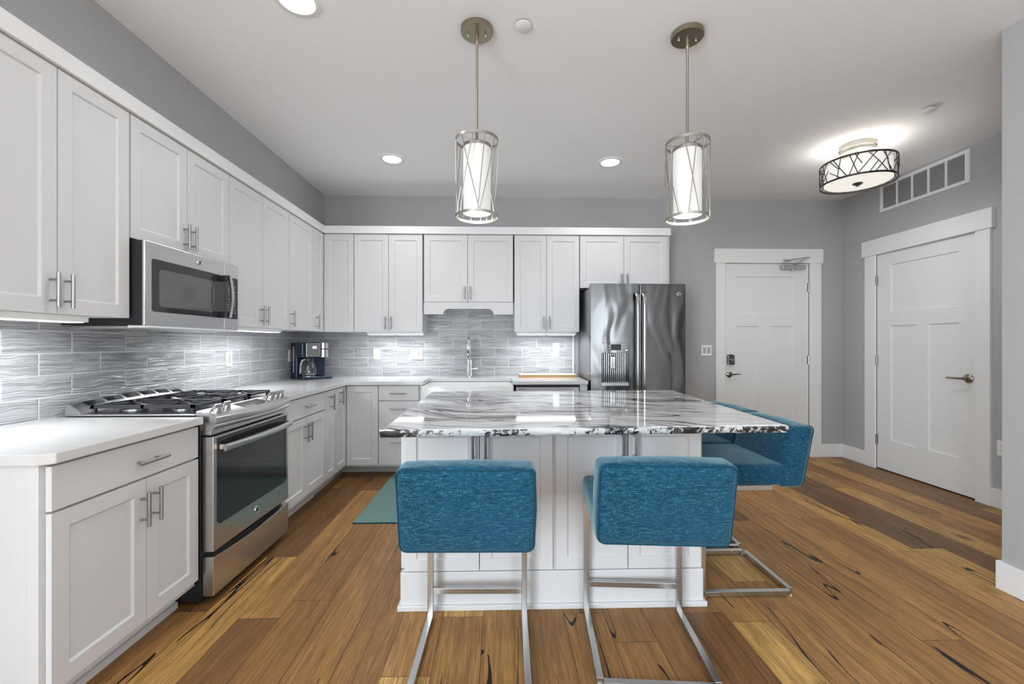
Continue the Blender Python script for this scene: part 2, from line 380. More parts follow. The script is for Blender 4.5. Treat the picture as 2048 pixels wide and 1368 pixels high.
for a, c in SIDER: b.box(XN, XN + .15, a, c, 0, WZ0).box(XN, XN + .15, a, c, WZ1, HT)
struct(b.build('wall_near', 'wall'))
b = MB(); xs = [XL] + [q for ab in FILL_WIN for q in ab] + [XN]
for i in range(0, len(xs), 2): b.box(xs[i], xs[i + 1], YF - .15, YF, 0, HT)
for a, c in FILL_WIN: b.box(a, c, YF - .15, YF, 0, WZ0); b.box(a, c, YF - .15, YF, WZ1, HT)
struct(b.build('wall_front', 'wall'))
k = 0
for a, c in FILL_WIN:  # added windows, out of view, framing the rear fill lights
    k += 1; wr = struct_root('window_%d' % k, ((a + c) / 2, YF - .1, WZ0))
    f = MB(); f.box(a, a + .05, YF - .14, YF - .02, WZ0, WZ1).box(c - .05, c, YF - .14, YF - .02, WZ0, WZ1).box(a + .05, c - .05, YF - .14, YF - .02, WZ0, WZ0 + .05).box(a + .05, c - .05, YF - .14, YF - .02, WZ1 - .05, WZ1)
    f.build('window_frame', 'trim', wr); MB().box(a + .05, c - .05, YF - .09, YF - .08, WZ0 + .05, WZ1 - .05).build('pane', 'glass', wr)
for a, c in SIDE:  # frames of the added left-hand fill windows
    k += 1; wr = struct_root('window_%d' % k, (XL - .1, (a + c) / 2, WZ0))
    f = MB(); f.box(XL - .14, XL - .02, a, a + .05, WZ0, WZ1).box(XL - .14, XL - .02, c - .05, c, WZ0, WZ1).box(XL - .14, XL - .02, a + .05, c - .05, WZ0, WZ0 + .05).box(XL - .14, XL - .02, a + .05, c - .05, WZ1 - .05, WZ1)
    f.build('window_frame', 'trim', wr); MB().box(XL - .09, XL - .08, a + .05, c - .05, WZ0 + .05, WZ1 - .05).build('pane', 'glass', wr)
for a, c in SIDER:  # frame of the added right-hand fill window
    k += 1; wr = struct_root('window_%d' % k, (XN + .1, (a + c) / 2, WZ0))
    f = MB(); f.box(XN + .02, XN + .14, a, a + .05, WZ0, WZ1).box(XN + .02, XN + .14, c - .05, c, WZ0, WZ1).box(XN + .02, XN + .14, a + .05, c - .05, WZ0, WZ0 + .05).box(XN + .02, XN + .14, a + .05, c - .05, WZ1 - .05, WZ1)
    f.build('window_frame', 'trim', wr); MB().box(XN + .08, XN + .09, a + .05, c - .05, WZ0 + .05, WZ1 - .05).build('pane', 'glass', wr)
# tiles
struct(MB().box(XL + .008, .80, YB - .008, YB, .90, 2.0).build('trim_1', 'tile_back'))
struct(MB().box(XL, XL + .008, 1.0, YB, .90, 1.9).build('trim_2', 'tile_left'))
struct(MB().box(.80, .818, YB - .012, YB, .90, 1.45).build('trim_3', 'trim', bevel=.002))
# crown boards over the cabinets
struct(MB().box(-1.905, -1.757, 1.44, 4.43, 2.378, 2.452).build('trim_4', 'trim', bevel=.002))
struct(MB().box(-1.905, 1.752, 4.392, YB, 2.378, 2.452).build('trim_5', 'trim', bevel=.002))
# baseboards
BH = .145
struct(MB().box(1.85, 2.398, YB - .016, YB, 0, BH).box(3.59, XR, YB - .016, YB, 0, BH).build('baseboard_back', 'trim', bevel=.002))
struct(MB().box(XR - .016, XR, 4.434, YB - .016, 0, BH).box(XR - .016, XR, YN + .016, 3.272, 0, BH).build('baseboard_right', 'trim', bevel=.002))
struct(MB().box(XN - .016, XN, YF, YN + .016, 0, BH).box(XN, XR - .016, YN, YN + .016, 0, BH).build('baseboard_near', 'trim', bevel=.002))
struct(MB().box(XL, XL + .016, YF, 1.35, 0, BH).build('baseboard_left', 'trim', bevel=.002))

# ---------------- doors of the room
def panel_door(b, mp, a0, a1, z0, z1, panels, t=.04, rec=.012):
    """flat slab with recessed panels; mp(a,z,d) -> xyz"""
    As = sorted({a0, a1} | {q for p in panels for q in p[:2]}); Zs = sorted({z0, z1} | {q for p in panels for q in p[2:]})
    for i in range(len(As) - 1):
        for j in range(len(Zs) - 1):
            ca, cz = (As[i] + As[i + 1]) / 2, (Zs[j] + Zs[j + 1]) / 2
            if any(p[0] < ca < p[1] and p[2] < cz < p[3] for p in panels): continue
            b.quad([mp(As[i], Zs[j], t), mp(As[i + 1], Zs[j], t), mp(As[i + 1], Zs[j + 1], t), mp(As[i], Zs[j + 1], t)])
    for p0, p1, q0, q1 in panels:
        e = .006
        o = [(p0, q0), (p1, q0), (p1, q1), (p0, q1)]; n = [(p0 + e, q0 + e), (p1 - e, q0 + e), (p1 - e, q1 - e), (p0 + e, q1 - e)]
        for k in range(4):
            k2 = (k + 1) % 4; b.quad([mp(*o[k], t), mp(*o[k2], t), mp(*n[k2], t - rec), mp(*n[k], t - rec)])
        b.quad([mp(*q, t - rec) for q in n])
    o = [(a0, z0), (a1, z0), (a1, z1), (a0, z1)]
    for k in range(4): b.quad([mp(*o[k], 0), mp(*o[(k + 1) % 4], 0), mp(*o[(k + 1) % 4], t), mp(*o[k], t)])
    b.quad([mp(*q, 0) for q in o[::-1]])
    bmesh.ops.remove_doubles(b.bm, verts=b.bm.verts, dist=1e-5)
    return b
def hinge(b, c, axis):
    b.lathe([(.009, -.05), (.009, .05)], c, 10)
    if axis == 'y': b.box(c[0] - .012, c[0] + .012, c[1] + .002, c[1] + .01, c[2] - .05, c[2] + .05)
    else: b.box(c[0] + .002, c[0] + .01, c[1] - .012, c[1] + .012, c[2] - .05, c[2] + .05)
# entry door in the back wall
d = struct_root('door_1', (2.98, YB, 0))
mp = lambda a, z, t: (a, YB + .044 - t, z)
leaf = panel_door(MB(), mp, 2.503, 3.460, .012, 2.162, [(2.633, 3.297, 1.594, 2.017), (2.633, 2.893, .30, 1.465), (3.030, 3.297, .30, 1.465)]).build('door_leaf', 'door', d)
c = MB().box(2.398, 2.5, YB - .02, YB + .02, 0, 2.165).box(3.463, 3.59, YB - .02, YB + .02, 0, 2.165).box(2.375, 3.607, YB - .03, YB + .02, 2.165, 2.322)
c.build('door_casing', 'trim', d, bevel=.002)
MB().box(2.46, 3.5, YB + .05, YB + .07, .0, .011).build('threshold', 'darkbronze', d)
for z in (1.897, 1.085, .29):
    h = MB(); hinge(h, (3.4585, YB - .003, z), 'y'); h.build('hinge', 'pewter', d, True)
lk = MB(); prof = [(-.038, -.055), (.038, -.055), (.038, .05), (.02, .064), (-.02, .064), (-.038, .05)]
lk.prism(prof, lambda p: (2.567 + p[0], YB + .01, 1.086 + p[1]), lambda p: (2.567 + p[0] * .92, YB - .03, 1.086 + p[1] * .95))
lko = lk.build('keypad_lock', 'pewter', d, bevel=.004)
MB().lathe([(.016, -.02), (.016, 0)], (2.57, YB - .03, 1.09), 16, 'y').tube([(2.555, YB - .055, 1.075), (2.585, YB - .055, 1.105)], .007).build('thumb_turn', 'nickel', lko, True)
lv = MB().lathe([(.034, .012), (.034, -.004), (.022, -.014), (.012, -.016), (.012, -.05), (.001, -.052)], (2.556, YB, .924), 24, 'y')
lv.tube([(2.556, YB - .045, .924), (2.59, YB - .05, .928), (2.63, YB - .05, .932), (2.665, YB - .046, .926)], [.009, .008, .006, .004])
lv.build('door_handle', 'pewter', d, True)
MB().lathe([(.011, .0), (.011, -.006), (.001, -.008)], (2.556, YB + .012, .685), 16, 'y').build('bolt_cover', 'pewter', d, True)
MB().lathe([(.008, .0), (.008, -.005), (.001, -.006)], (2.96, YB + .012, 1.532), 16, 'y').build('peephole', 'black', d, True)
cl = MB().box(3.135, 3.40, YB - .045, YB + .012, 2.095, 2.142).build('door_closer', 'closer', d, bevel=.006)
MB().lathe([(.016, 0), (.016, .012)], (3.262, YB - .02, 2.084), 14).tube([(3.262, YB - .03, 2.144), (3.27, YB - .06, 2.16), (3.39, YB - .11, 2.215)], .008, 6).tube([(3.39, YB - .11, 2.215), (3.17, YB - .05, 2.19)], .006, 6).box(3.15, 3.21, YB - .062, YB - .03, 2.178, 2.198).build('closer_arm', 'closer', cl, True)
# closet door in the right wall
d = struct_root('door_2', (XR, 3.85, 0))
mp = lambda a, z, t: (XR + .044 - t, a, z)
panel_door(MB(), mp, 3.381, 4.310, .012, 2.166, [(3.523, 4.160, 1.580, 2.045), (3.523, 3.786, .31, 1.445), (3.894, 4.160, .31, 1.445)]).build('door_leaf', 'door', d)
MB().box(XR - .022, XR + .02, 3.272, 3.378, 0, 2.17).box(XR - .022, XR + .02, 4.313, 4.434, 0, 2.17).box(XR - .034, XR + .02, 3.25, 4.459, 2.17, 2.328).build('door_casing', 'trim', d, bevel=.002)
for z in (1.909, 1.10, .296):
    h = MB(); hinge(h, (XR - .003, 4.3115, z), 'x'); h.build('hinge', 'pewter', d, True)
lv = MB().lathe([(.036, .012), (.036, -.006), (.024, -.016), (.012, -.018), (.012, -.055), (.001, -.057)], (XR, 3.445, .981), 24, 'x')
lv.tube([(XR - .05, 3.445, .981), (XR - .055, 3.49, .980), (XR - .055, 3.53, .979), (XR - .052, 3.575, .980)], [.010, .009, .008, .007])
lv.build('door_handle', 'lever', d, True)
# return-air grille
v = thing('air_vent', 'long white return-air grille in five sections above the right-hand door', 'vent', (XR, 3.85, 2.6))
y0, y1, z0, z1 = 3.43, 4.262, 2.588, 2.862
fr = MB().box(XR - .012, XR, y0, y0 + .035, z0, z1).box(XR - .012, XR, y1 - .03, y1, z0, z1).box(XR - .012, XR, y0 + .035, y1 - .03, z0, z0 + .028).box(XR - .012, XR, y0 + .035, y1 - .03, z1 - .028, z1)
for i in range(1, 5):
    q = y0 + .035 + (y1 - y0 - .065) * i / 5; fr.box(XR - .011, XR, q - .008, q + .008, z0 + .028, z1 - .028)
fr.build('frame', 'trim', v, bevel=.0015)
lo = MB()
for i in range(24):
    z = z0 + .03 + (z1 - z0 - .06) * (i + .5) / 24; lo.quad([(XR - .009, y0 + .035, z - .003), (XR - .009, y1 - .03, z - .003), (XR - .002, y1 - .03, z + .004), (XR - .002, y0 + .035, z + .004)])
lo.build('louvre_panel', 'plastic', v)
MB().box(XR - .0015, XR + .02, y0 + .02, y1 - .02, z0 + .02, z1 - .02).build('backing', 'rubber', v)

# ------------------------------------------------------------------ cabinets
TD = .02
def mpX(xf): return lambda a, z, t: (xf - TD + t, a, z)       # front faces +x, a = y
def mpY(yf): return lambda a, z, t: (a, yf + TD - t, z)       # front faces -y, a = x
def shaker(mp, a0, a1, z0, z1, parent, rail=.058, gap=.0024, name='door'):
    a0 += gap; a1 -= gap
    return panel_door(MB(), mp, a0, a1, z0, z1, [(a0 + rail, a1 - rail, z0 + rail, z1 - rail)], TD, .008).build(name, 'cab', parent, bevel=.0012, seg=1)
def slab(mp, a0, a1, z0, z1, parent, gap=.0018, name='drawer'):
    a0 += gap; a1 -= gap
    return panel_door(MB(), mp, a0, a1, z0, z1, [], TD, .008).build(name, 'cab', parent, bevel=.0015, seg=1)
def pull(mp, a, z, parent, L=.138, vert=True, r=.0068):
    b = MB(); so = TD + .034
    e = L / 2; q = L * .30
    if vert:
        b.tube([mp(a, z - e, so), mp(a, z + e, so)], r, 10)
        for s in (-q, q): b.tube([mp(a, z + s, TD - .002), mp(a, z + s, so)], .0045, 8)
    else:
        b.tube([mp(a - e, z, so), mp(a + e, z, so)], r, 10)
        for s in (-q, q): b.tube([mp(a + s, z, TD - .002), mp(a + s, z, so)], .0045, 8)
    return b.build('handle', 'nickel', parent, True)
XU, YU = -1.775, 4.41
UZ0, UZ1 = 1.388, 2.3715
GU, GB = 'white upper cabinets', 'white base cabinets'
def upper_left(label, ys, z0, hinges, side=None):
    t = thing('upper_cabinet', label, 'cabinet', (XU - .17, (ys[0] + ys[-1]) / 2, z0), GU)
    MB().box(XL + .01, XU - TD - .001, ys[0] + .001, ys[-1] - .001, z0, 2.377).build('body', 'carcass', t)
    for i, h in enumerate(hinges):
        dd = shaker(mpX(XU), ys[i], ys[i + 1], z0, UZ1, t)
        a = ys[i + 1] - .029 if h == 'far' else ys[i] + .029
        pull(mpX(XU), a, z0 + .09, dd)
    return t
upper_left('tall white two-door wall cabinet left of the microwave, nearest the viewer', (1.446, 1.787, 2.126), UZ0, ('far', 'near'))
upper_left('short white two-door wall cabinet directly above the microwave', (2.13, 2.509, 2.889), 1.776, ('far', 'near'))
upper_left('white two-door wall cabinet just right of the microwave', (2.891, 3.290, 3.700), UZ0, ('far', 'near'))
t = upper_left('narrow single-door white wall cabinet on the left wall beside the corner cabinet', (3.702, 4.165), UZ0, ('near',))
t = thing('upper_cabinet', 'white corner wall cabinet where left wall and back wall meet', 'cabinet', (-1.9, 4.6, UZ0), GU)
MB().prism([(XL + .01, 4.168), (XU - TD - .001, 4.168), (XU - TD - .001, YU + TD + .001), (-1.474, YU + TD + .001), (-1.474, YB - .009), (XL + .01, YB - .009)], lambda p: (p[0], p[1], UZ0), lambda p: (p[0], p[1], 2.377)).build('body', 'carcass', t)
dd = shaker(mpX(XU), 4.167, YU - .002, UZ0, UZ1, t); pull(mpX(XU), 4.29 - .06, UZ0 + .09, dd)
shaker(mpY(YU), XU + .003, -1.474, UZ0, UZ1, t)
def upper_back(label, xs, z0, body_x1=None):
    t = thing('upper_cabinet', label, 'cabinet', ((xs[0] + xs[-1]) / 2, YU + .17, z0), GU)
    MB().box(xs[0] + .001, (body_x1 or xs[-1] - .001), YU + TD + .001, YB - .009, z0, 2.377).build('body', 'carcass', t)
    for i in range(2):
        dd = shaker(mpY(YU), xs[i], xs[i + 1], z0, UZ1, t)
        pull(mpY(YU), xs[1] + (-.029, .029)[i], z0 + (.09 if z0 < 1.8 else .085), dd, .13 if z0 < 1.8 else .12)
    return t
upper_back('tall white two-door wall cabinet left of the sink, over the double outlet', (-1.472, -1.127, -.785), UZ0)
t = upper_back('white two-door wall cabinet with arched valance above the sink', (-.772, -.330, .134), 1.692)
prof = [(-.772, 1.566), (-.578, 1.566)]
for i in range(9): a = R(180 - 90 * i / 8); prof.append((-.524 + .052 * math.cos(a), 1.570 + .052 * math.sin(a)))
for i in range(9): a = R(90 - 90 * i / 8); prof.append((-.120 + .052 * math.cos(a), 1.570 + .052 * math.sin(a)))
prof += [(-.066, 1.566), (.134, 1.566), (.134, 1.689), (-.772, 1.689)]
MB().prism(prof, lambda p: (p[0], YU + .004, p[1]), lambda p: (p[0], YU + .024, p[1])).build('valance', 'cab', t)
upper_back('tall white two-door wall cabinet between sink and refrigerator', (.146, .475, .812), UZ0)
upper_back('short white two-door wall cabinet over the refrigerator', (.818, 1.270, 1.722), 1.838, 1.748)
# under-cabinet light strips
def strip(label, x0, x1, y0, y1, px):
    t = thing('undercabinet_light', label, 'light', ((x0 + x1) / 2, (y0 + y1) / 2, 1.392), 'strip lights under the wall cabinets')
    MB().box(x0, x1, y0, y1, 1.360, 1.3875).build('housing', 'plastic', t, bevel=.003)
    MB().box(x0 + .012, x1 - .012, y0 + .012, y1 - .012, 1.357, 1.361).build('diffuser', 'led', t)
    MB().lathe([(.012, 0), (.012, -.008)], ((x0 + x1) / 2 if px else x0 + .02, y1 - .1 if not px else y0 + .02, 1.364), 12).build('button', 'plastic', t, True)
    area_light('strip_light', ((x0 + x1) / 2, (y0 + y1) / 2, 1.355), (0, 0, 0), x1 - x0, y1 - y0, P_STRIP, (.93, .97, 1), t, 170)
strip('white strip light under the nearest left wall cabinet', -1.93, -1.83, 1.46, 1.98, 0)
strip('white strip light under the cabinet right of the microwave', -1.93, -1.83, 2.93, 3.68, 0)
strip('white strip light under the wall cabinet left of the sink', -1.36, -.79, 4.47, 4.56, 1)
strip('white strip light under the wall cabinet beside the refrigerator', .17, .79, 4.47, 4.56, 1)
# ---- base cabinets
XBF, YBF = -1.445, 4.11
def base_body(t, pts, z1=.876):
    MB().prism(pts, lambda p: (p[0], p[1], .105), lambda p: (p[0], p[1], z1)).build('body', 'cab', t)
t = thing('base_cabinet', 'white base cabinet with drawer and two doors at the near end of the left run', 'cabinet', (-1.75, 1.78, 0), GB)
base_body(t, [(XL + .01, 1.432), (XBF - TD - .001, 1.432), (XBF - TD - .001, 2.118), (XL + .01, 2.118)])
MB().box(XL + .02, XBF - .06, 1.418, 1.4318, 0, .877).box(XBF - .06, XBF - TD - .002, 1.418, 1.4318, .105, .877).build('end_panel', 'cab', t, bevel=.001)
MB().box(XL + .02, -1.555, 1.432, 2.118, 0, .105).box(-1.555, -1.543, 1.432, 2.118, 0, .03).build('toe_kick', 'cab', t)
dd = slab(mpX(XBF), 1.434, 2.117, .722, .868, t); pull(mpX(XBF), 1.815, .79, dd, .15, False)
d1 = shaker(mpX(XBF), 1.434, 1.812, .135, .714, t); pull(mpX(XBF), 1.783, .598, d1)
d2 = shaker(mpX(XBF), 1.812, 2.117, .135, .714, t); pull(mpX(XBF), 1.845, .602, d2)
t = thing('base_cabinet', 'white base cabinet with drawer and two doors just beyond the range', 'cabinet', (-1.75, 3.26, 0), GB)
base_body(t, [(XL + .01, 2.892), (XBF - TD - .001, 2.892), (XBF - TD - .001, 3.628), (XL + .01, 3.628)])
MB().box(XL + .02, -1.555, 2.892, 3.628, 0, .105).box(-1.555, -1.543, 2.892, 3.628, 0, .03).build('toe_kick', 'cab', t)
dd = slab(mpX(XBF), 2.894, 3.627, .725, .868, t); pull(mpX(XBF), 3.30, .800, dd, .15, False)
d1 = shaker(mpX(XBF), 2.894, 3.27, .135, .717, t); pull(mpX(XBF), 3.24, .610, d1)
d2 = shaker(mpX(XBF), 3.27, 3.627, .135, .717, t); pull(mpX(XBF), 3.30, .610, d2)
t = thing('base_cabinet', 'narrow full-height white base cabinet next to the corner cabinet on the left run', 'cabinet', (-1.75, 3.74, 0), GB)
base_body(t, [(XL + .01, 3.631), (XBF - TD - .001, 3.631), (XBF - TD - .001, 3.846), (XL + .01, 3.846)])
MB().box(XL + .02, -1.555, 3.631, 3.846, 0, .105).build('toe_kick', 'cab', t)
dd = shaker(mpX(XBF), 3.631, 3.846, .135, .868, t, .05); pull(mpX(XBF), 3.735, .77, dd)
t = thing('base_cabinet', 'white corner base cabinet below the coffee maker', 'cabinet', (-1.75, 4.4, 0), GB)
base_body(t, [(XL + .01, 3.849), (XBF - TD - .001, 3.849), (XBF - TD - .001, YBF + TD + .001), (-1.146, YBF + TD + .001), (-1.146, YB - .009), (XL + .01, YB - .009)])
MB().prism([(XL + .02, 3.849), (-1.555, 3.849), (-1.555, 4.322), (-1.146, 4.322), (-1.146, YB - .02), (XL + .02, YB - .02)], lambda p: (p[0], p[1], 0), lambda p: (p[0], p[1], .105)).build('toe_kick', 'cab', t)
dd = shaker(mpX(XBF), 3.849, YBF - .002, .135, .868, t, .05); pull(mpX(XBF), 3.95, .785, dd)
shaker(mpY(YBF), XBF + .003, -1.146, .125, .868, t)
t = thing('base_cabinet', 'white three-drawer base cabinet left of the sink', 'cabinet', (-.95, 4.4, 0), GB)
base_body(t, [(-1.143, YBF + TD + .001), (-.765, YBF + TD + .001), (-.765, YB - .009), (-1.143, YB - .009)])
MB().box(-1.143, -.765, 4.322, YB - .02, 0, .105).build('toe_kick', 'cab', t)
for z0, z1, zh in ((.732, .872, .800), (.420, .724, .655), (.125, .412, .345)):
    dd = slab(mpY(YBF), -1.143, -.765, z0, z1, t); pull(mpY(YBF), -.955, zh, dd, .15, False, .0055)
t = thing('sink_base_cabinet', 'white two-door base cabinet under the apron sink behind the island', 'cabinet', (-.3, 4.4, 0))
base_body(t, [(-.761, YBF + TD + .001), (.134, YBF + TD + .001), (.134, YB - .009), (-.761, YB - .009)], .64)
MB().box(-.761, .134, 4.322, YB - .02, 0, .105).build('toe_kick', 'cab', t)
MB().box(-.761, -.742, YBF + .008, YBF + TD, .64, .876).build('filler', 'cab', t)
for a0, a1, h in ((-.76, -.313, -.342), (-.313, .133, -.284)):
    dd = shaker(mpY(YBF), a0, a1, .125, .63, t); pull(mpY(YBF), h, .54, dd)
t = thing('end_panel', 'white filler panel between dishwasher and refrigerator', 'panel', (.79, 4.4, 0))
MB().box(.762, .832, YBF, YB - .009, 0, .876).build('board', 'cab', t, bevel=.001)
# ---- worktops
def slab_top(name, poly, z0, z1, holes=None): return MB().prism(poly, lambda p: (p[0], p[1], z0), lambda p: (p[0], p[1], z1))
CF, CY = -1.424, 4.082
o = slab_top('countertop', [(XL + .009, 1.402), (-1.46, 1.402), (CF, 1.43), (CF, 2.122), (XL + .009, 2.122)], .879, .914).build('countertop', 'quartz', bevel=.003)
tag(o, 'white quartz worktop with clipped corner on the nearest base cabinet', 'countertop', 'white quartz worktops')
o = slab_top('countertop', [(XL + .009, 2.888), (CF, 2.888), (CF, CY), (-.722, CY), (-.722, 4.46), (.118, 4.46), (.118, CY), (.836, CY), (.836, YB - .009), (XL + .009, YB - .009)], .879, .914).build('countertop', 'quartz', bevel=.003)
tag(o, 'white quartz worktop running round the corner past sink to refrigerator', 'countertop', 'white quartz worktops')
# ---- farmhouse sink
t = thing('apron_sink', 'white ceramic farmhouse sink with plain apron front', 'sink', (-.3, 4.26, .66))
def rrect(x0, x1, y0, y1, r, z, n=6):
    out = []
    for cx, cy, a0 in ((x1 - r, y1 - r, 0), (x0 + r, y1 - r, 90), (x0 + r, y0 + r, 180), (x1 - r, y0 + r, 270)):
        for i in range(n + 1): a = R(a0 + 90 * i / n); out.append((cx + r * math.cos(a), cy + r * math.sin(a), z))
    return out
sk = MB(); X0, X1, Y0, Y1 = -.740, .130, 4.062, 4.50
sk.loft([rrect(X0, X1, Y0, Y1, .02, .65), rrect(X0, X1, Y0, Y1, .02, .866), rrect(X0 + .003, X1 - .003, Y0 + .003, Y1 - .003, .02, .8745), rrect(X0 + .03, X1 - .03, Y0 + .03, Y1 - .045, .03, .8745), rrect(X0 + .04, X1 - .04, Y0 + .04, Y1 - .055, .05, .67), rrect(X0 + .38, X1 - .38, Y0 + .18, Y1 - .18, .03, .665)])
sk.build('basin', 'ceramic', t, True, angle=50)
MB().lathe([(.04, 0), (.04, .004), (.02, .002)], (-.305, 4.28, .666), 20).build('drain', 'chrome', t, True)
# ---- faucet
t = thing('faucet', 'chrome gooseneck pull-down faucet behind the sink', 'faucet', (-.322, 4.62, .914))
fx, fy = -.322, 4.62
MB().lathe([(.030, .9145), (.030, .924), (.026, .93), (.0245, 1.09), (.016, 1.105), (.001, 1.106)], (fx, fy, 0), 24).build('body', 'chrome', t, True)
p = [(fx, fy, 1.10), (fx, fy, 1.24)]
for i in range(11): a = R(180 - 18 * i); p.append((fx - .004, fy - .085 - .085 * math.cos(a), 1.24 + .095 * math.sin(a)))
MB().tube(p, .0125, 14).build('spout', 'chrome', t, True)
hd = MB().lathe([(.014, 1.245), (.017, 1.235), (.018, 1.12), (.015, 1.11), (.001, 1.109)], (fx - .004, fy - .17, 0), 20).build('spray_head', 'chrome', t, True)
MB().box(fx - .010, fx + .002, fy - .1895, fy - .186, 1.165, 1.205).build('button', 'black', hd)
MB().tube([(fx + .02, fy, 1.0), (fx + .055, fy, 1.0)], .017, 16).tube([(fx + .05, fy, 1.0), (fx + .085, fy - .004, 1.003)], .011, 12).build('lever', 'chrome', t, True)
# ---- dishwasher
t = thing('dishwasher', 'stainless steel dishwasher under the worktop beside the refrigerator', 'dishwasher', (.45, 4.4, 0))
MB().box(.146, .758, YBF + .03, YB - .03, .02, .872).build('body', 'black', t)
df = MB().box(.152, .752, YBF - .01, YBF + .029, .12, .852).build('door', 'steel', t, bevel=.004)
p = []
for i in range(13): q = i / 12; p.append((.185 + .535 * q, YBF - .03 - .018 * math.sin(math.pi * q), .800))
MB().tube(p, .011, 12).box(.19, .215, YBF - .03, YBF - .008, .793, .807).box(.69, .715, YBF - .03, YBF - .008, .793, .807).build('handle', 'steel', df, True)
MB().box(.175, .255, YBF - .0125, YBF - .009, .836, .840).box(.175, .24, YBF - .0125, YBF - .009, .828, .831).build('marking', 'black', df)
MB().box(.18, .74, YBF + .02, YBF + .04, .02, .115).build('kick_plate', 'black', t)

# ------------------------------------------------------------------ emblem: round monogram badge
def badge(c, axis, r, parent):
    """c on the face; axis: unit outward normal ('+x' or '-y')"""
    b = MB(); e = MB()
    def q(u, v, d): return (c[0] + d, c[1] + u, c[2] + v) if axis == '+x' else (c[0] + u, c[1] - d, c[2] + v)
    n = 28
    def ring(rad, d): return [q(rad * math.cos(2 * math.pi * i / n), rad * math.sin(2 * math.pi * i / n), d) for i in range(n)]
    b.loft([ring(r, -.001), ring(r, .003), ring(r * .86, .005), ring(r * .80, .0035)])
    bo = b.build('emblem', 'chrome', parent, True)
    sg = lambda pts: e.tube([q(u * r, v * r, .0045) for u, v in pts], r * .07, 6)
    sg([(.05 + .28 * math.cos(R(t)) - .25, .05 + .35 * math.sin(R(t))) for t in range(40, 340, 20)])
    sg([(-.02, -.05), (.0, -.35), (-.2, -.5)])
    sg([(.42 + .2 * math.cos(R(t)), .22 + .2 * math.sin(R(t))) for t in range(30, 290, 20)])
    sg([(.42 + .24 * math.cos(R(t)), -.2 + .22 * math.sin(R(t))) for t in range(80, 330, 20)])
    e.build('monogram', 'black', bo, True)
# ------------------------------------------------------------------ range
RY0, RY1 = 2.142, 2.886
t = thing('range', 'stainless steel slide-in gas range with black grates', 'range', (-1.75, 2.51, 0))
MB().box(XL + .03, XBF - .002, RY0 - .012, RY1 - .006, .02, .9).box(XL + .05, -1.5, RY0 + .05, RY1 - .05, 0, .02).build('body', 'black', t)
XD = -1.391
# bowed front lip with sloped control deck
def bow(y): q = (y - RY0) / (RY1 - RY0) * 2 - 1; return .042 * (1 - q * q)
rings = []
for i in range(17):
    y = RY0 + (RY1 - RY0) * i / 16; k = bow(y)
    rings.append([(x + k * f, y, z) for x, z, f in ((-1.474, .938, 0), (-1.388, .912, 1), (-1.379, .905, 1), (-1.376, .896, 1), (-1.378, .880, 1), (-1.388, .872, 1), (-1.384, .866, .95), (-1.384, .858, .9), (-1.394, .848, .75), (-1.400, .845, .1), (-1.474, .845, 0))])
deck = MB().loft(rings).build('control_deck', 'steel', t, True, angle=28)
dn = Vector((.026, 0, .092)).normalized()
def on_deck(y, f): k = bow(y); return Vector((-1.474 + (.086 + k) * f, y, .938 - .026 * f))
q = [on_deck(2.40, .12), on_deck(2.64, .12), on_deck(2.64, .74), on_deck(2.40, .74)]
MB().prism(q, lambda p: p - dn * .002, lambda p: p + dn * .0015).build('display', 'glassblack', deck)
mk = MB()
for i in range(5):
    for j in range(3):
        p = on_deck(2.60 + .006 * i, .25 + .18 * j) + dn * .0018; mk.box(p.x - .002, p.x + .002, p.y - .0015, p.y + .0015, p.z - .0005, p.z + .0004)
mk.build('key_marks', 'keys', deck)
for y, f in ((2.205, .55), (2.285, .45), (2.715, .45), (2.775, .5), (2.835, .55)):
    p = on_deck(y, f); n = dn; a = Vector((0, 1, 0)); bb = n.cross(a)
    k = MB()
    def rg(r, h): return [p + n * h + (a * math.cos(2 * math.pi * i / 20) + bb * math.sin(2 * math.pi * i / 20)) * r for i in range(20)]
    k.loft([rg(.025, -.001), rg(.025, .006), rg(.022, .008), rg(.0205, .022), rg(.019, .025)])
    gq = [(-.025, -.0075), (.025, -.0075), (.025, .0075), (-.025, .0075)]
    k.prism(gq, lambda w: p + n * .018 + a * w[0] + bb * w[1], lambda w: p + n * .042 + a * w[0] * .95 + bb * w[1] * .55)
    k.build('knob', 'steelv', t, True, angle=30)
# oven door
dr = MB().box(XBF, XD, RY0, RY1, .252, .812).build('oven_door', 'steel', t, bevel=.004)
MB().box(XBF, XD - .012, RY0, RY1, .820, .846).build('vent_trim', 'steel', t, bevel=.002)
gl = [(2.168, .390), (2.190, .372), (2.838, .372), (2.860, .390), (2.860, .802), (2.168, .802)]
MB().prism(gl, lambda p: (XD - .003, p[0], p[1]), lambda p: (XD + .0012, p[0], p[1])).build('oven_glass', 'glassblack', dr)
p = []
for i in range(17): q = i / 16; y = 2.175 + .68 * q; p.append((XD + .036 + .024 * math.sin(math.pi * q), y, .752))
hb = MB(); rr = []
for c in p: rr.append([(c[0] + .009 * math.cos(2 * math.pi * i / 12), c[1], c[2] + .0175 * math.sin(2 * math.pi * i / 12)) for i in range(12)])
hb.loft(rr); hb.build('handle', 'steel', dr, True)
for q in (2.178, 2.834): MB().box(XD, XD + .034, q, q + .018, .742, .768).build('handle_mount', 'chrome', dr, bevel=.003)
badge((XD, 2.517, .318), '+x', .02, dr)
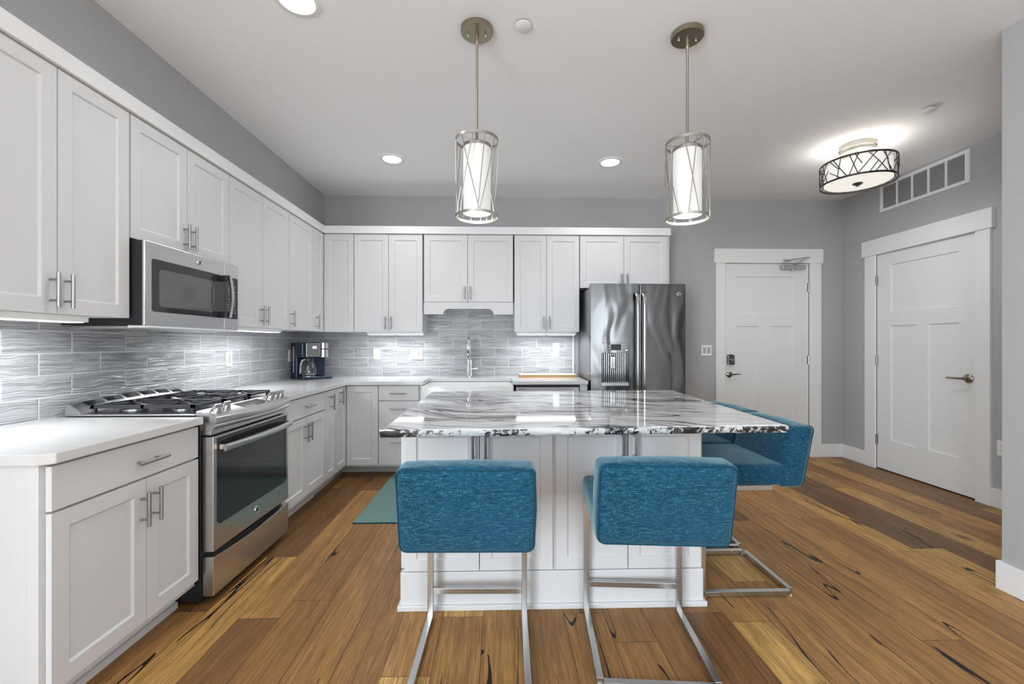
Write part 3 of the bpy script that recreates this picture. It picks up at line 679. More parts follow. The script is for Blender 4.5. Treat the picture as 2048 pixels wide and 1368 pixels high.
# storage drawer with a scooped top edge
pr = [(RY0, .045), (RY1, .045), (RY1, .236)]
for i in range(17): q = 1 - i / 16; y = RY0 + (RY1 - RY0) * q; pr.append((y, .236 - .022 * max(0, 1 - abs(q - .5) * 2.2) ** .5 if 0 < q < 1 else .236))
MB().prism(pr[:-1] + [(RY0, .236)], lambda p: (XBF, p[0], p[1] - .008), lambda p: (XD, p[0], p[1] - .008)).build('drawer', 'steel', t, bevel=.003)
# cooktop
MB().box(-2.085, -1.474, RY0 - .012, RY1 + .012, .9145, .926).build('cooktop', 'steel', t, bevel=.004)
MB().box(-2.02, -1.49, RY0 + .02, RY1 - .02, .926, .9285).build('burner_tray', 'black', t)
# rear vent rail with slots: arched in height along its length
rl = MB(); ns = 6
def hz(y): q = (y - RY0) / (RY1 - RY0) * 2 - 1; return .972 + .022 * (1 - abs(q) ** 2.2)
def seg_rail(y0, y1):
    rg = []
    for i in range(4):
        y = y0 + (y1 - y0) * i / 3; rg.append([(-2.085, y, .926), (-2.080, y, hz(y) - .012), (-2.06, y, hz(y)), (-2.03, y, hz(y) - .018), (-2.005, y, .926)])
    rl.loft(rg)
edges = [RY0 - .01, RY0 + .05]
wd = (RY1 - RY0 - .10 - .014 * (ns - 1)) / ns
for i in range(ns):
    a = RY0 + .05 + i * (wd + .014)
    if i: seg_rail(a - .014, a)
    rg = []
    for j in range(4):
        y = a + wd * j / 3; rg.append([(-2.034, y, hz(y) - .026), (-2.034, y, hz(y) - .019), (-2.022, y, hz(y) - .027), (-2.005, y, .926), (-2.014, y, .926)])
    rl.loft(rg)
    rg = []
    for j in range(4):
        y = a + wd * j / 3; rg.append([(-2.085, y, .926), (-2.080, y, hz(y) - .012), (-2.064, y, hz(y) - .001), (-2.066, y, hz(y) - .012), (-2.074, y, .926)])
    rl.loft(rg)
seg_rail(RY0 - .01, RY0 + .05); seg_rail(RY1 - .05, RY1 + .01)
rl.build('vent_rail', 'steel', t, True)
MB().box(-2.072, -2.016, RY0 + .05, RY1 - .05, .926, .952).build('vent_slot', 'rubber', t)
for i in range(3):
    w_ = (RY1 - RY0 - .03) / 3; a = RY0 + .015 + i * w_ + .004; c = a + w_ - .008; zt = .966
    gb = MB(); x0, x1 = -1.99, -1.50; rb = .0075
    def bar(p0, p1, h=.012): gb.tube([p0, p1], rb, square=True)
    for yy in (a + rb, c - rb): bar((x0, yy, zt - .008), (x1, yy, zt - .008))
    for xx in (x0 + rb, (x0 + x1) / 2, x1 - rb): bar((xx, a, zt - .008), (xx, c, zt - .008))
    for xm in ((x0 * 3 + x1) / 4, (x0 + 3 * x1) / 4):
        ym = (a + c) / 2
        for ang in range(0, 360, 45 if i != 1 else 90):
            ca, sa = math.cos(R(ang)), math.sin(R(ang)); r1 = min(.115 / max(abs(ca), .01), (w_ / 2 - .012) / max(abs(sa), .01))
            gb.tube([(xm + ca * .035, ym + sa * .035, zt - .002), (xm + ca * r1, ym + sa * r1, zt - .004)], .0055, square=True)
    for xx in (x0 + .01, x1 - .01):
        for yy in (a + .01, c - .01): gb.box(xx - .008, xx + .008, yy - .008, yy + .008, .9285, zt - .01)
    gb.build('grate', 'iron', t)
for xm, ym, r in ((-1.867, 2.265, .045), (-1.622, 2.265, .038), (-1.745, 2.514, .042), (-1.867, 2.763, .038), (-1.622, 2.763, .048)):
    bu = MB().lathe([(r + .012, .9285), (r + .012, .936), (r, .94)], (xm, ym, 0), 24).build('burner', 'steel', t, True)
    MB().lathe([(r, .94), (r, .948), (r - .008, .951), (.001, .951)], (xm, ym, 0), 24).build('burner_cap', 'iron', bu, True)

# ------------------------------------------------------------------ microwave
t = thing('microwave', 'over-the-range stainless microwave with dark window', 'microwave', (-1.9, 2.51, 1.35))
XM = -1.711; MY0, MY1, MZ0, MZ1 = 2.134, 2.884, 1.352, 1.768
MB().box(XL + .01, -1.776, MY0 + .004, MY1 - .004, MZ0 + .004, MZ1).box(-1.776, -1.7265, MY0 + .001, MY1 - .001, MZ0 + .002, MZ1 - .002).build('body', 'black', t)
dr = MB().box(-1.726, XM, MY0, 2.737, MZ0, MZ1).build('door', 'steel', t, bevel=.004)
cp = MB().box(-1.726, XM, 2.740, MY1, MZ0, MZ1).build('control_panel', 'steel', t, bevel=.004)
def rr2(y0, y1, z0, z1, r, sides):
    out = []
    for cy, cz, a0, k in ((y1 - r, z1 - r, 0, 'r'), (y0 + r, z1 - r, 90, 'l'), (y0 + r, z0 + r, 180, 'l'), (y1 - r, z0 + r, 270, 'r')):
        if k in sides:
            for i in range(5): a = R(a0 + 90 * i / 4); out.append((cy + r * math.cos(a), cz + r * math.sin(a)))
        else: out.append((y1 if k == 'r' else y0, z1 if a0 < 180 else z0))
    return out
MB().prism(rr2(2.176, 2.737, 1.424, 1.686, .014, 'l'), lambda p: (XM - .002, *p), lambda p: (XM + .001, *p)).build('window', 'glassblack', dr)
MB().prism(rr2(2.222, 2.640, 1.452, 1.640, .02, 'lr'), lambda p: (XM, *p), lambda p: (XM + .0018, *p)).build('window_mesh', 'mesh', dr)
ks = MB().prism(rr2(2.740, 2.872, 1.424, 1.686, .012, 'r'), lambda p: (XM - .002, *p), lambda p: (XM + .001, *p)).build('keypad', 'glassblack', cp)
km = MB()
for i in range(11):
    for j in range(3):
        z = 1.625 - .0165 * i; y = 2.775 + .030 * j
        if (i * 3 + j) % 7 == 5: continue
        km.box(XM + .001, XM + .0016, y, y + .012, z, z + (.005 if i % 3 else .003))
km.build('key_marks', 'keys', ks)
def text(s, size, loc, rot, m, parent, name='lettering'):
    cu = bpy.data.curves.new(name, 'FONT'); cu.body = s; cu.size = size; cu.extrude = .0003; cu.align_x = 'CENTER'
    o = bpy.data.objects.new(name, cu); C.objects.link(o)
    dg = bpy.context.evaluated_depsgraph_get(); me = bpy.data.meshes.new_from_object(o.evaluated_get(dg)); bpy.data.objects.remove(o)
    o = bpy.data.objects.new(name, me); C.objects.link(o); me.materials.clear(); me.materials.append(M[m])
    o.parent = parent; o.location = Vector(loc) - ORG[parent.name]; o.rotation_euler = rot; ORG[o.name] = ORG[parent.name]; return o
text('70', .022, (XM + .0016, 2.812, 1.650), (R(90), 0, R(90)), 'blue', ks, 'digits')
# bowed handle
p = []; rg = []
for i in range(13):
    q = i / 12; z = 1.426 + .258 * q; xx = XM + .052 + .016 * math.sin(math.pi * q)
    rg.append([(xx - .009, 2.700, z), (xx + .004, 2.694, z), (xx + .006, 2.706, z), (xx + .004, 2.719, z), (xx - .009, 2.716, z)])
hd = MB().loft(rg).build('handle', 'steelv', dr, True)
for q in (1.648, 1.426): MB().box(XM, XM + .046, 2.680, 2.716, q, q + .036).build('handle_mount', 'black', dr, bevel=.006)
badge((XM, 2.515, 1.727), '+x', .016, dr)
MB().box(-2.08, -1.80, MY0 + .03, MY1 - .03, MZ0 - .012, MZ0 + .003).build('filter_panel', 'steel', t, bevel=.003)
MB().box(-1.80, -1.712, MY0 + .01, MY1 - .01, MZ0 - .008, MZ0 + .004).build('underside_lip', 'plastic', t, bevel=.002)
# ------------------------------------------------------------------ refrigerator
t = thing('refrigerator', 'tall stainless french-door refrigerator with water dispenser', 'refrigerator', (1.31, 4.42, 0))
FY = 4.06; FX0, FX1, FM = .856, 1.762, 1.318
MB().box(FX0 + .004, FX1 - .004, FY + .075, YB - .02, .02, 1.80).box(FX0 + .06, FX1 - .06, FY + .1, YB - .1, 0, .02).build('body', 'fside', t, bevel=.004)
for q in (FX0 + .01, FX1 - .10): MB().box(q, q + .09, FY + .08, FY + .16, 1.80, 1.822).build('hinge_cover', 'fside', t, bevel=.004)
def fdoor(x0, x1, z0, z1, hole=None):
    b = MB(); f0, f1 = FY, FY + .07
    if not hole: b.box(x0, x1, f0, f1, z0, z1)
    else:
        hx0, hx1, hz0, hz1 = hole
        b.box(x0, hx0, f0, f1, z0, z1).box(hx1, x1, f0, f1, z0, z1).box(hx0, hx1, f0, f1, z0, hz0).box(hx0, hx1, f0, f1, hz1, z1)
        bmesh.ops.remove_doubles(b.bm, verts=b.bm.verts, dist=1e-5)
    return b
DH = (.958, 1.218, .868, 1.275)
dl = fdoor(FX0, FM - .003, .76, 1.834, DH).build('door', 'fridge', t)
drr = fdoor(FM + .003, FX1, .76, 1.834).build('door', 'fridge', t, bevel=.008, seg=3)
dz = fdoor(FX0, FX1, .10, .752).build('freezer_drawer', 'fridge', t, bevel=.008, seg=3)
MB().tube([(FX0 + .08, FY - .05, .70), (FX1 - .08, FY - .05, .70)], .014, 12).box(FX0 + .09, FX0 + .12, FY - .05, FY, .69, .71).box(FX1 - .12, FX1 - .09, FY - .05, FY, .69, .71).build('handle', 'steelv', dz, True)
for sx, par in ((-1, dl), (1, drr)):
    xc = FM + sx * .032
    b = MB(); rg = []
    for i, (z, yo, wx) in enumerate(((.80, .0, .015), (.815, .028, .016), (.84, .052, .015), (.90, .058, .014), (1.60, .058, .014), (1.68, .054, .015), (1.725, .034, .020), (1.745, .012, .022), (1.752, .0, .020))):
        y = FY - yo; rg.append([(xc + wx * math.cos(2 * math.pi * k / 12), y + .010 * math.sin(2 * math.pi * k / 12) - .004, z) for k in range(12)])
    b.loft(rg); b.build('handle', 'steelv', par, True)
badge((1.695, FY, 1.738), '-y', .021, drr)
dp = MB().box(DH[0], DH[1], FY - .006, FY + .05, 1.178, 1.275).build('dispenser_panel', 'fridge', dl, bevel=.003)
MB().box(1.045, 1.142, FY - .0075, FY - .004, 1.205, 1.262).build('display', 'glassblack', dp)
km = MB()
for xx in (1.020, 1.152):
    for z in (1.213, 1.242): km.box(xx, xx + .016, FY - .0068, FY - .004, z, z + .010)
km.build('key_marks', 'keys', dp)
MB().lathe([(.014, 0), (.014, -.012), (.011, -.014)], (1.195, FY - .006, 1.202), 18, 'y').build('knob', 'chrome', dp, True)
MB().box(DH[0], DH[1], FY + .055, FY + .068, DH[2], DH[3] - .09).build('dispenser_back', 'fridge', dl)
rb = MB()
for i in range(12):
    x = DH[0] + .012 + (DH[1] - DH[0] - .024) * (i + .5) / 12; rb.lathe([(.010, DH[2] + .03), (.010, 1.178)], (x, FY + .055, 0), 12)
rb.build('ribbed_liner', 'liner', dl, True)
MB().box(1.046, 1.098, FY + .012, FY + .028, 1.025, 1.15).box(1.06, 1.08, FY + .014, FY + .03, 1.15, 1.18).build('paddle', 'fridge', dl, bevel=.006)
MB().box(DH[0], DH[1], FY - .004, FY + .055, DH[2], DH[2] + .03).build('drip_tray', 'steel', dl, bevel=.003)

# ------------------------------------------------------------------ island
t = thing('kitchen_island', 'white panelled kitchen island under the veined stone top', 'island', (.26, 2.5, 0))
IX0, IX1, IY0, IY1 = -.455, .972, 2.066, 3.02
MB().box(IX0, IX1, IY0 + .021, IY1, .105, .886).build('body', 'cab', t)
mpi = lambda a, z, d_: (a, IY0 + TD - d_, z)
xs = (IX0, -.098, .259, .615, IX1)
for i in range(4):
    e0, e1 = (.0, .006)[i == 2], (.0, .006)[i == 1]
    dd = shaker(mpi, xs[i] + e0, xs[i + 1] - e1, .185, .876, t, .055)
    pull(mpi, xs[i + 1] - .030 if i % 2 == 0 else xs[i] + .030, .775, dd, .16)
mpl = lambda a, z, d_: (IX0 - d_ + .0, a, z)
for a0, a1, h in ((IY0 + .03, 2.545, 2.515), (2.545, IY1 - .005, 2.575)):
    dd = shaker(mpl, a0, a1, .185, .876, t, .055); pull(mpl, h, .775, dd)
b = MB()
px0, px1, py0, py1 = IX0 - .004, IX1 + .012, IY0 + .002, IY1
b.box(px0 - .014, px1, py0, py1, 0, .178).box(px0 - .026, px1 + .014, py0 - .014, py1, 0, .026)
b.build('base_moulding', 'cab', t, bevel=.004)
MB().box(IX1 - .001, IX1 + .012, IY0 + .022, IY1, .178, .886).build('side_panel', 'cab', t)
# stone top with chiselled edge
poly = [(-.480, 1.738), (1.222, 1.800), (1.285, 3.205), (-.492, 3.150)]
pts = []
for i in range(4):
    a, c = Vector(poly[i]), Vector(poly[(i + 1) % 4]); L = (c - a).length; n = int(L / .018)
    for k in range(n): pts.append((a + (c - a) * k / n, Vector(((c - a).normalized().y, -(c - a).normalized().x))))
def ringz(z, amp, ins):
    out = []
    for p, nn in pts:
        o_ = -ins + amp * noise.noise(Vector((p.x * 22, p.y * 22, z * 60))) + amp * .6 * noise.noise(Vector((p.x * 60, p.y * 60, z * 90 + 7)))
        out.append((p.x + nn.x * o_, p.y + nn.y * o_, z))
    return out
t2 = thing('island_countertop', 'white stone island top with flowing black veins and chiselled edge', 'countertop', (.38, 2.47, .887))
top = MB().loft([ringz(.9205, .002, .010), ringz(.9206, .002, .004)][:1] + [ringz(.916, .002, .003)], caps=True)
top.build('slab', 'granite', t2)
MB().loft([ringz(.9165, .002, .001), ringz(.911, .006, .0), ringz(.903, .008, .002), ringz(.895, .008, .006), ringz(.888, .006, .012)]).build('edge', 'granite_edge', t2, True, angle=60)

# ------------------------------------------------------------------ stools
def make_stool(label):
    t = thing('counter_stool', label, 'stool', (0, 0, 0), 'teal counter stools round the island')
    hx = .235
    def lean(p):                       # the back leans away a little
        return Vector((p.x, p.y - max(0, p.z - .56) * .20, p.z))
    s_ = MB().cushion((0, -.005, .607), hx, .222, .054, .026, .006, .004).build('seat', 'fabric', t, True, angle=80)
    b_ = MB().cushion((0, -.195, .700), hx, .062, .153, .024, .010, .0035, lean).build('backrest', 'fabric', t, True, angle=80)
    def pip(y, e):
        pp = []
        for q in rrect(-hx + e, hx - e, .547 + e, .853 - e, .024, 0, 4):
            v = lean(Vector((q[0], y, q[1]))); pp.append(v)
        return pp + [pp[0]]
    MB().tube(pip(-.2525, .0055), .003, 6).build('piping', 'piping', b_, True)
    r = .0125; ux = .2145
    for sx in (-1, 1):
        MB().tube([(sx * ux, .25, .025), (sx * ux, .25, .560)], r, square=True).build('leg', 'steelv', t, bevel=.001)
        MB().tube([(sx * ux, .25 + r, .0165), (sx * ux, -.205 + r, .0165)], r, square=True).build('runner', 'steelv', t, bevel=.001)
        MB().tube([(sx * ux, .2374, .545), (sx * ux, -.10, .545)], r * .9, square=True).build('seat_rail', 'steelv', t)
    MB().tube([(-ux + r, -.205, .0165), (ux - r, -.205, .0165)], r, square=True).build('rear_bar', 'steelv', t, bevel=.001)
    MB().tube([(-ux + r, .25, .138), (ux - r, .25, .138)], r, square=True).build('footrest', 'steelv', t, bevel=.001)
    for sx in (-1, 1):
        for y in (.238, -.195): MB().lathe([(.010, 0), (.010, .0045)], (sx * ux, y, 0), 12).build('glide', 'plastic', t)
    return t
s0 = make_stool('teal fabric counter stool with its back to the viewer, on the left of the pair')
s0.location = (-.108, 1.738, 0); s0.rotation_euler = (0, 0, R(-1.2))
for lb, loc, rz in (('teal fabric counter stool turned slightly, back to the viewer, right of the pair', (.600, 1.768, 0), -4.6),
                    ('teal counter stool at the right end of the island, nearer of the two there', (1.262, 2.355, 0), 90),
                    ("teal counter stool at the island's right end, farther one mostly hidden by stone top", (1.275, 2.845, 0), 90)):
    s = dup(s0); s['label'] = lb; s.location = loc; s.rotation_euler = (0, 0, R(rz))

# ------------------------------------------------------------------ rug
t = thing('rug', 'mint green woven rug with zigzag pattern on the floor behind the island', 'rug', (-.3, 3.66, 0))
MB().box(-1.033, .55, 3.075, 4.245, 0.0005, .007).build('pile', 'rug', t, bevel=.002)
MB().box(-1.036, .553, 3.070, 3.0745, 0.0005, .0075).box(-1.036, .553, 4.2455, 4.25, 0.0005, .0075).build('binding', 'piping', t)

# ------------------------------------------------------------------ lamps
def cage(b, c, rad, z0, z1, lines, r):
    for a0, a1, h0, h1 in lines:
        pp = []
        for i in range(9):
            q = i / 8; a = R(a0 + (a1 - a0) * q); z = z0 + (z1 - z0) * (h0 + (h1 - h0) * q); pp.append((c[0] + rad * math.cos(a), c[1] + rad * math.sin(a), z))
        b.tube(pp, r, 6)
def pendant(label, cx, cy, rz):
    t = thing('pendant_light', label, 'lamp', (cx, cy, HT), 'pendants over the island')
    z0, z1 = 1.912, 2.312
    cn = MB().lathe([(.082, HT - .0005), (.082, HT - .022), (.079, HT - .025), (.001, HT - .026)], (cx, cy, 0), 36).build('canopy', 'bronze', t, True)
    for sx in (-1, 1): MB().lathe([(.005, HT - .025), (.006, HT - .036), (.003, HT - .041), (.001, HT - .041)], (cx + sx * .045, cy, 0), 10).build('screw', 'silver', cn, True)
    MB().lathe([(.009, HT - .026), (.009, HT - .075), (.0075, HT - .078), (.0065, HT - .08), (.0065, 2.30), (.012, 2.298), (.012, 2.285)], (cx, cy, 0), 14).build('rod', 'bronze', t, True)
    MB().lathe([(.070, 1.935), (.070, 2.268), (.068, 2.272), (.066, 2.268), (.066, 1.937)], (cx, cy, 0), 36, closed=False).lathe([(.067, 1.937), (.067, 1.940)], (cx, cy, 0), 36).build('lamp_shade', 'shade', t, True)
    MB().lathe([(.072, 2.264), (.072, 2.280), (.060, 2.288), (.012, 2.290), (.001, 2.290)], (cx, cy, 0), 36).build('shade_cap', 'silver', t, True)
    cg = MB()
    for z in (z0 + .006, z1 - .006):
        n = 48; rr = []
        for i in range(n + 1):
            a = 2 * math.pi * i / n; ca, sa = math.cos(a), math.sin(a)
            rr.append([(cx + q * ca, cy + q * sa, z + h) for q, h in ((.106, -.007), (.110, -.007), (.110, .007), (.106, .007))])
        cg.loft(rr, caps=False)
    random.seed(11); lines = []
    for k in range(11):
        a = k * 360 / 11 + rz; lines.append((a, a + random.choice((-1, 1)) * random.uniform(18, 52), 1, 0))
    for k in range(6):
        a = k * 60 + rz + 25; h = random.uniform(.3, .6); sg = random.choice((-1, 1)); lines.append((a, a + sg * random.uniform(15, 30), 0 if k % 2 else 1, h))
    cage(cg, (cx, cy), .108, z0 + .006, z1 - .006, lines, .0026)
    for a in (30, 150, 270): cg.tube([(cx + .108 * math.cos(R(a + rz)), cy + .108 * math.sin(R(a + rz)), z1 - .01), (cx + .01 * math.cos(R(a + rz)), cy + .01 * math.sin(R(a + rz)), 2.292)], .003, 6)
    cg.build('cage', 'silver', t, True)
    l = bpy.data.lights.new('pendant_bulb', 'POINT'); l.energy = 3; l.color = (1, .95, .88); l.shadow_soft_size = .05
    o = bpy.data.objects.new('pendant_bulb', l); C.objects.link(o); o.parent = t; o.location = (0, 0, 1.90 - HT)
pendant('cylindrical caged pendant lamp on a bronze rod, left of the two over the island', -.118, 2.225, 0)
pendant('cylindrical caged pendant lamp on a bronze rod, right of the two over the island', .975, 2.228, 140)
# semi-flush drum
t = thing('ceiling_lamp', 'round caged drum ceiling lamp by the right-hand door', 'lamp', (2.89, 3.44, HT))
cx, cy = 2.905, 3.44
MB().lathe([(.125, HT - .0005), (.125, HT - .035), (.118, HT - .04), (.118, HT - .065), (.001, HT - .066)], (cx, cy, 0), 40).build('canopy', 'silver', t, True)
z0, z1 = 2.565, 2.735
MB().lathe([(.012, HT - .06), (.012, 2.58)], (cx, cy, 0), 12).build('stem', 'silver', t, True)
MB().lathe([(.222, 2.578), (.222, 2.722), (.218, 2.722), (.218, 2.578)], (cx, cy, 0), 48, closed=False).build('lamp_shade', 'drum', t, True)
MB().lathe([(.219, 2.580), (.219, 2.574), (.15, 2.571), (.001, 2.570)], (cx, cy, 0), 48, closed=False).build('diffuser', 'diff', t, True)
MB().lathe([(.001, 2.571), (.034, 2.570), (.036, 2.564), (.022, 2.556), (.012, 2.552), (.010, 2.545), (.001, 2.543)], (cx, cy, 0), 24).build('finial', 'darkbronze', t, True)
cg = MB()
for z in (z0 + .006, z1 - .006):
    n = 64; rr = []
    for i in range(n + 1):
        a = 2 * math.pi * i / n; ca, sa = math.cos(a), math.sin(a); rr.append([(cx + q * ca, cy + q * sa, z + h) for q, h in ((.250, -.007), (.255, -.007), (.255, .007), (.250, .007))])
    cg.loft(rr, caps=False)
random.seed(5); lines = []
for k in range(28):
    a = k * 360 / 28; lines.append((a, a + (1 if k % 2 else -1) * random.uniform(6, 34), 1, 0))
for k in range(18):
    a = k * 20 + 6; h = random.uniform(.4, .6); lines.append((a, a + random.choice((-1, 1)) * random.uniform(10, 20), k % 2, h))
cage(cg, (cx, cy), .2525, z0 + .006, z1 - .006, lines, .0034)
for a in (20, 140, 260): cg.tube([(cx + .252 * math.cos(R(a)), cy + .252 * math.sin(R(a)), z1 - .008), (cx + .01 * math.cos(R(a)), cy + .01 * math.sin(R(a)), z1 - .008)], .004, 6)
cg.build('cage', 'darkbronze', t, True)
for a in (35, 155, 275):
    l = bpy.data.lights.new('drum_bulb', 'POINT'); l.energy = P_FLUSH / 3; l.color = (1, .94, .85); l.shadow_soft_size = .03
    o = bpy.data.objects.new('drum_bulb', l); C.objects.link(o); o.parent = t; o.location = (cx - 2.89 + .12 * math.cos(R(a)), cy - 3.44 + .12 * math.sin(R(a)), 2.70 - HT)
l = bpy.data.lights.new('drum_glow', 'AREA'); l.shape = 'DISK'; l.size = .42; l.energy = P_DRUM; l.color = (1, .97, .93)
o = bpy.data.objects.new('drum_glow', l); C.objects.link(o); o.parent = t; o.location = (cx - 2.89, cy - 3.44, 2.54 - HT)
def downlight(label, cx, cy):
    t = thing('downlight', label, 'light', (cx, cy, HT), 'recessed ceiling lights')
    MB().lathe([(.106, HT - .0005), (.106, HT - .004), (.098, HT - .009), (.080, HT - .010), (.077, HT - .004)], (cx, cy, 0), 40, closed=False).build('trim_ring', 'plastic', t, True)
    MB().lathe([(.078, HT - .0015), (.077, HT - .005), (.001, HT - .006)], (cx, cy, 0), 40).build('lens', 'lens', t, True)
    l = bpy.data.lights.new('downlight_beam', 'AREA'); l.shape = 'DISK'; l.size = .15; l.energy = P_CAN; l.color = (.97, .98, 1); l.spread = R(150)
    o = bpy.data.objects.new('downlight_beam', l); C.objects.link(o); o.parent = t; o.location = (0, 0, -.014)
downlight('round recessed ceiling light left of the pendants, toward the back wall', -.940, 3.80)
downlight('round recessed ceiling light between the two pendants, toward the refrigerator', .976, 3.815)
downlight('round recessed ceiling light cut off by the top of the picture', -.952, 2.060)
for lb, cx, cy, r in (('small round white sprinkler cover just right of the left pendant canopy', .116, 2.184, .042), ('small round white sprinkler cover on the ceiling near the drum lamp', 2.943, 2.891, .042)):
    t = thing('sprinkler_cover', lb, 'sprinkler', (cx, cy, HT), 'ceiling sprinkler covers')
    MB().lathe([(r, HT - .010), (r, HT - .013), (r - .003, HT - .0145), (.001, HT - .015)], (cx, cy, 0), 28).build('plate', 'plastic', t, True)
    MB().lathe([(r - .008, HT - .0005), (r - .008, HT - .010)], (cx, cy, 0), 24).build('collar', 'closer', t, True)

# ------------------------------------------------------------------ plates on walls
def plate(name, label, cat, c, axis, wd, ht, kind, grp=None):
    """axis 'y-' (on back wall), 'x-' (right wall), 'x+' (left wall)"""
    t = thing(name, label, cat, c, grp)
    def bx(b, u0, u1, v0, v1, d0, d1):
        if axis == 'y-': b.box(c[0] + u0, c[0] + u1, c[1] - d1, c[1] - d0, c[2] + v0, c[2] + v1)
        elif axis == 'x-': b.box(c[0] - d1, c[0] - d0, c[1] + u0, c[1] + u1, c[2] + v0, c[2] + v1)
        elif axis == 'x+': b.box(c[0] + d0, c[0] + d1, c[1] + u0, c[1] + u1, c[2] + v0, c[2] + v1)
        else: b.box(c[0] + u0, c[0] + u1, c[1] + d0, c[1] + d1, c[2] + v0, c[2] + v1)
        return b
    bx(MB(), -wd / 2, wd / 2, -ht / 2, ht / 2, .0, .007).build('plate', 'plastic', t, bevel=.0025)
    def outlet(u):
        bx(MB(), u - .017, u + .017, -.034, .034, .006, .0074).build('socket', 'plastic', t, bevel=.001)
        s = MB()
        for z in (-.018, .018):
            bx(s, u - .009, u - .006, z - .004, z + .006, .0085, .0088); bx(s, u + .006, u + .009, z - .004, z + .005, .0085, .0088); bx(s, u - .002, u + .002, z - .011, z - .007, .0085, .0088)
        s.build('slot', 'black', t)
    def rocker(u):
        bx(MB(), u - .017, u + .017, -.034, .034, .006, .0075).build('bezel', 'keys', t)
        bx(MB(), u - .015, u + .015, -.032, .032, .007, .0074).build('rocker', 'plastic', t, bevel=.002)
    if kind == 'outlet': outlet(0)
    if kind == 'double': rocker(-.023); rocker(.023)
    if kind == 'mixed': outlet(-.023); rocker(.023)
    if kind == 'rocker': rocker(0)
    if kind == 'dimmer':
        b = MB(); b.lathe([(.019, 0), (.019, -.012), (.016, -.016), (.001, -.016)], (c[0], c[1] - .006, c[2] + .0), 24, 'y').build('dial', 'plastic', t, True)
        bx(MB(), -.006, .006, -.045, -.035, .006, .009).build('slide', 'closer', t)
    return t
YT = YB - .0085
plate('wall_outlet', 'white double socket on back tiles nearer the coffee maker', 'outlet', (-1.339, YT, 1.155), 'y-', .074, .118, 'outlet')
plate('switch_plate', 'wide two-gang white plate on the back tiles just left of the faucet', 'outlet', (-.906, YT, 1.155), 'y-', .118, .118, 'mixed')
plate('dimmer_switch', 'white dimmer with round dial on tiles above the cutting board', 'switch', (.617, YT, 1.198), 'y-', .07, .15, 'dimmer')
plate('light_switch', 'white double rocker switch on grey wall between refrigerator and entry door', 'switch', (2.296, YB - .0005, 1.192), 'y-', .118, .118, 'double')
plate('light_switch', 'white switch plate on the left tile wall beyond the range', 'switch', (XL + .0085, 3.425, 1.147), 'x+', .076, .118, 'rocker')
plate('wall_outlet', 'white socket on left tile wall partly behind the coffee maker', 'outlet', (XL + .0085, 4.41, 1.148), 'x+', .074, .118, 'outlet')
plate('wall_outlet', 'white socket low on the right wall beside the closet door casing', 'outlet', (XR - .0005, 3.20, .465), 'x-', .072, .118, 'outlet')
plate('wall_plate', 'slim white wall plate seen edge-on at the near right wall corner', 'plate', (XN + .045, YN + .0005, 1.948), 'y+', .074, .105, 'none')

# ------------------------------------------------------------------ cutting board
t = thing('cutting_board', 'thick pale cutting board with honey wood edge on worktop above the dishwasher', 'cutting board', (.5, 4.6, .9145))
MB().box(.205, .805, 4.515, 4.725, .9145, .940).build('board', 'wood_edge', t, bevel=.003)
MB().box(.205, .805, 4.513, 4.725, .940, .9455).build('top_face', 'board', t, bevel=.002)
MB().box(.235, .243, 4.56, 4.66, .9455, .9462).box(.70, .74, 4.56, 4.566, .9455, .9462).build('groove', 'pewter', t)

# ------------------------------------------------------------------ coffee maker
t = thing('coffee_maker', 'black and steel drip coffee maker with glass carafe in the worktop corner', 'coffee maker', (0, 0, 0))
def cbuild(b, *a, **k): return b.build(*a, **k)
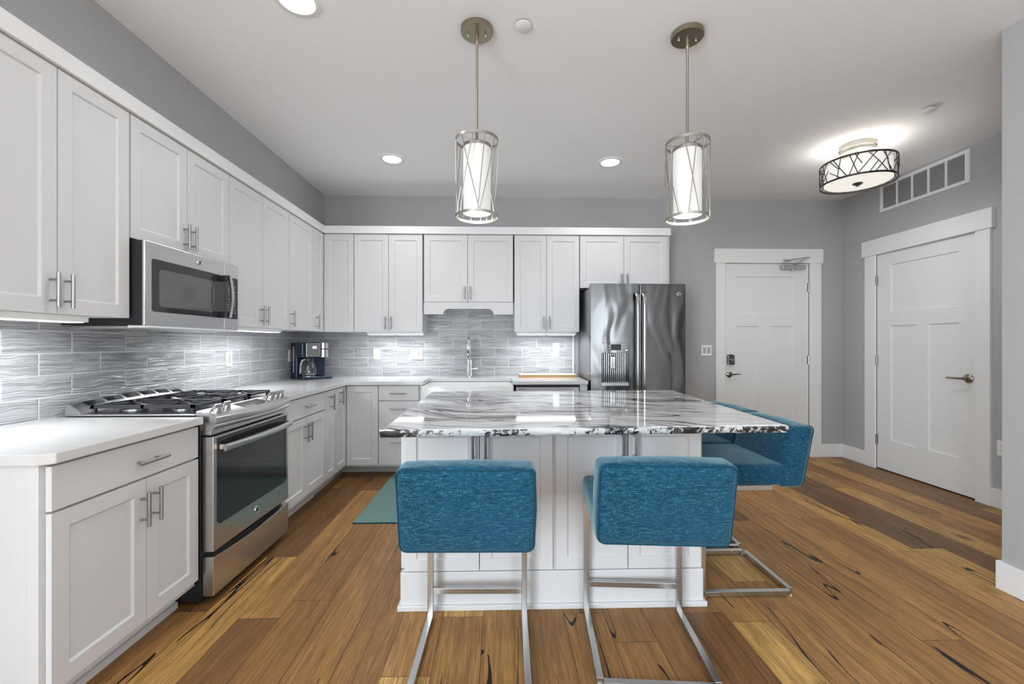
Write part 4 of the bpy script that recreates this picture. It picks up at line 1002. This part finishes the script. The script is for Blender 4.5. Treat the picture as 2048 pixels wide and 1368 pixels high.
# local: front faces -y, x to the right; z from worktop
cb = cbuild(MB().box(-.15, .13, .03, .15, .0, .345), 'tower', 'navy', t, bevel=.010)
MB().box(-.1505, -.149, .075, .092, .06, .31).build('water_gauge', 'plastic', cb)
MB().box(-.15, .02, -.13, .03, .0, .028).build('base', 'navy', t, bevel=.008)
MB().lathe([(.066, .028), (.066, .032), (.001, .032)], (-.065, -.05, 0), 28).build('warming_plate', 'steelv', t, True)
hd = MB().box(-.150, .018, -.10, .03, .205, .345).build('brew_head', 'navy', t, bevel=.010)
fp = MB().box(-.112, .018, -.108, -.099, .212, .338).build('front_panel', 'steelv', hd, bevel=.003)
MB().box(-.056, -.018, -.1095, -.107, .286, .310).build('display', 'lcd', fp)
kb = MB()
for xx, zz in ((-.08, .268), (-.045, .262), (-.01, .268), (-.075, .238), (-.038, .238), (-.005, .238)): kb.lathe([(.007, 0), (.006, -.003), (.001, -.003)], (xx, -.108, zz), 12, 'y')
kb.build('buttons', 'chrome', fp, True)
hd2 = MB().lathe([(.052, .205), (.052, .278), (.050, .280), (.050, .284), (.052, .286), (.052, .340), (.048, .345), (.001, .345)], (.075, -.035, 0), 32).build('pod_head', 'steelv', t, True)
MB().lathe([(.0525, .279), (.0525, .285)], (.075, -.035, 0), 32).build('seam', 'black', hd2, True)
MB().box(.028, .13, -.12, .03, .0, .030).build('drip_tray', 'navy', t, bevel=.008)
cf = MB().lathe([(.060, .034), (.066, .05), (.064, .09), (.050, .15), (.042, .165), (.045, .178), (.043, .178), (.040, .165), (.048, .15), (.061, .09), (.063, .05), (.058, .036)], (-.065, -.05, 0), 36, closed=False).build('carafe', 'glass', t, True)
MB().lathe([(.046, .168), (.048, .182), (.046, .198), (.001, .2)], (-.065, -.05, 0), 28).build('lid', 'black', cf, True)
MB().tube([(-.105, -.075, .185), (-.145, -.095, .18), (-.158, -.10, .14), (-.165, -.105, .06)], [.008, .010, .010, .008], 8).build('carafe_handle', 'steelv', cf, True)
MB().lathe([(.0645, .046), (.0665, .05), (.0645, .056)], (-.065, -.05, 0), 36, closed=False).build('band', 'chrome', cf, True)
pts_ = [(-.10, .15, .06), (-.13, .20, .03), (-.19, .20, .006), (-.22, .13, .02), (-.21, .10, .10)]
MB().tube(pts_, .0035, 6).build('power_cord', 'black', t, True)
t.scale = (1.06, 1.06, 1.06); t.location = (-1.885, 4.43, .9145); t.rotation_euler = (0, 0, R(47))
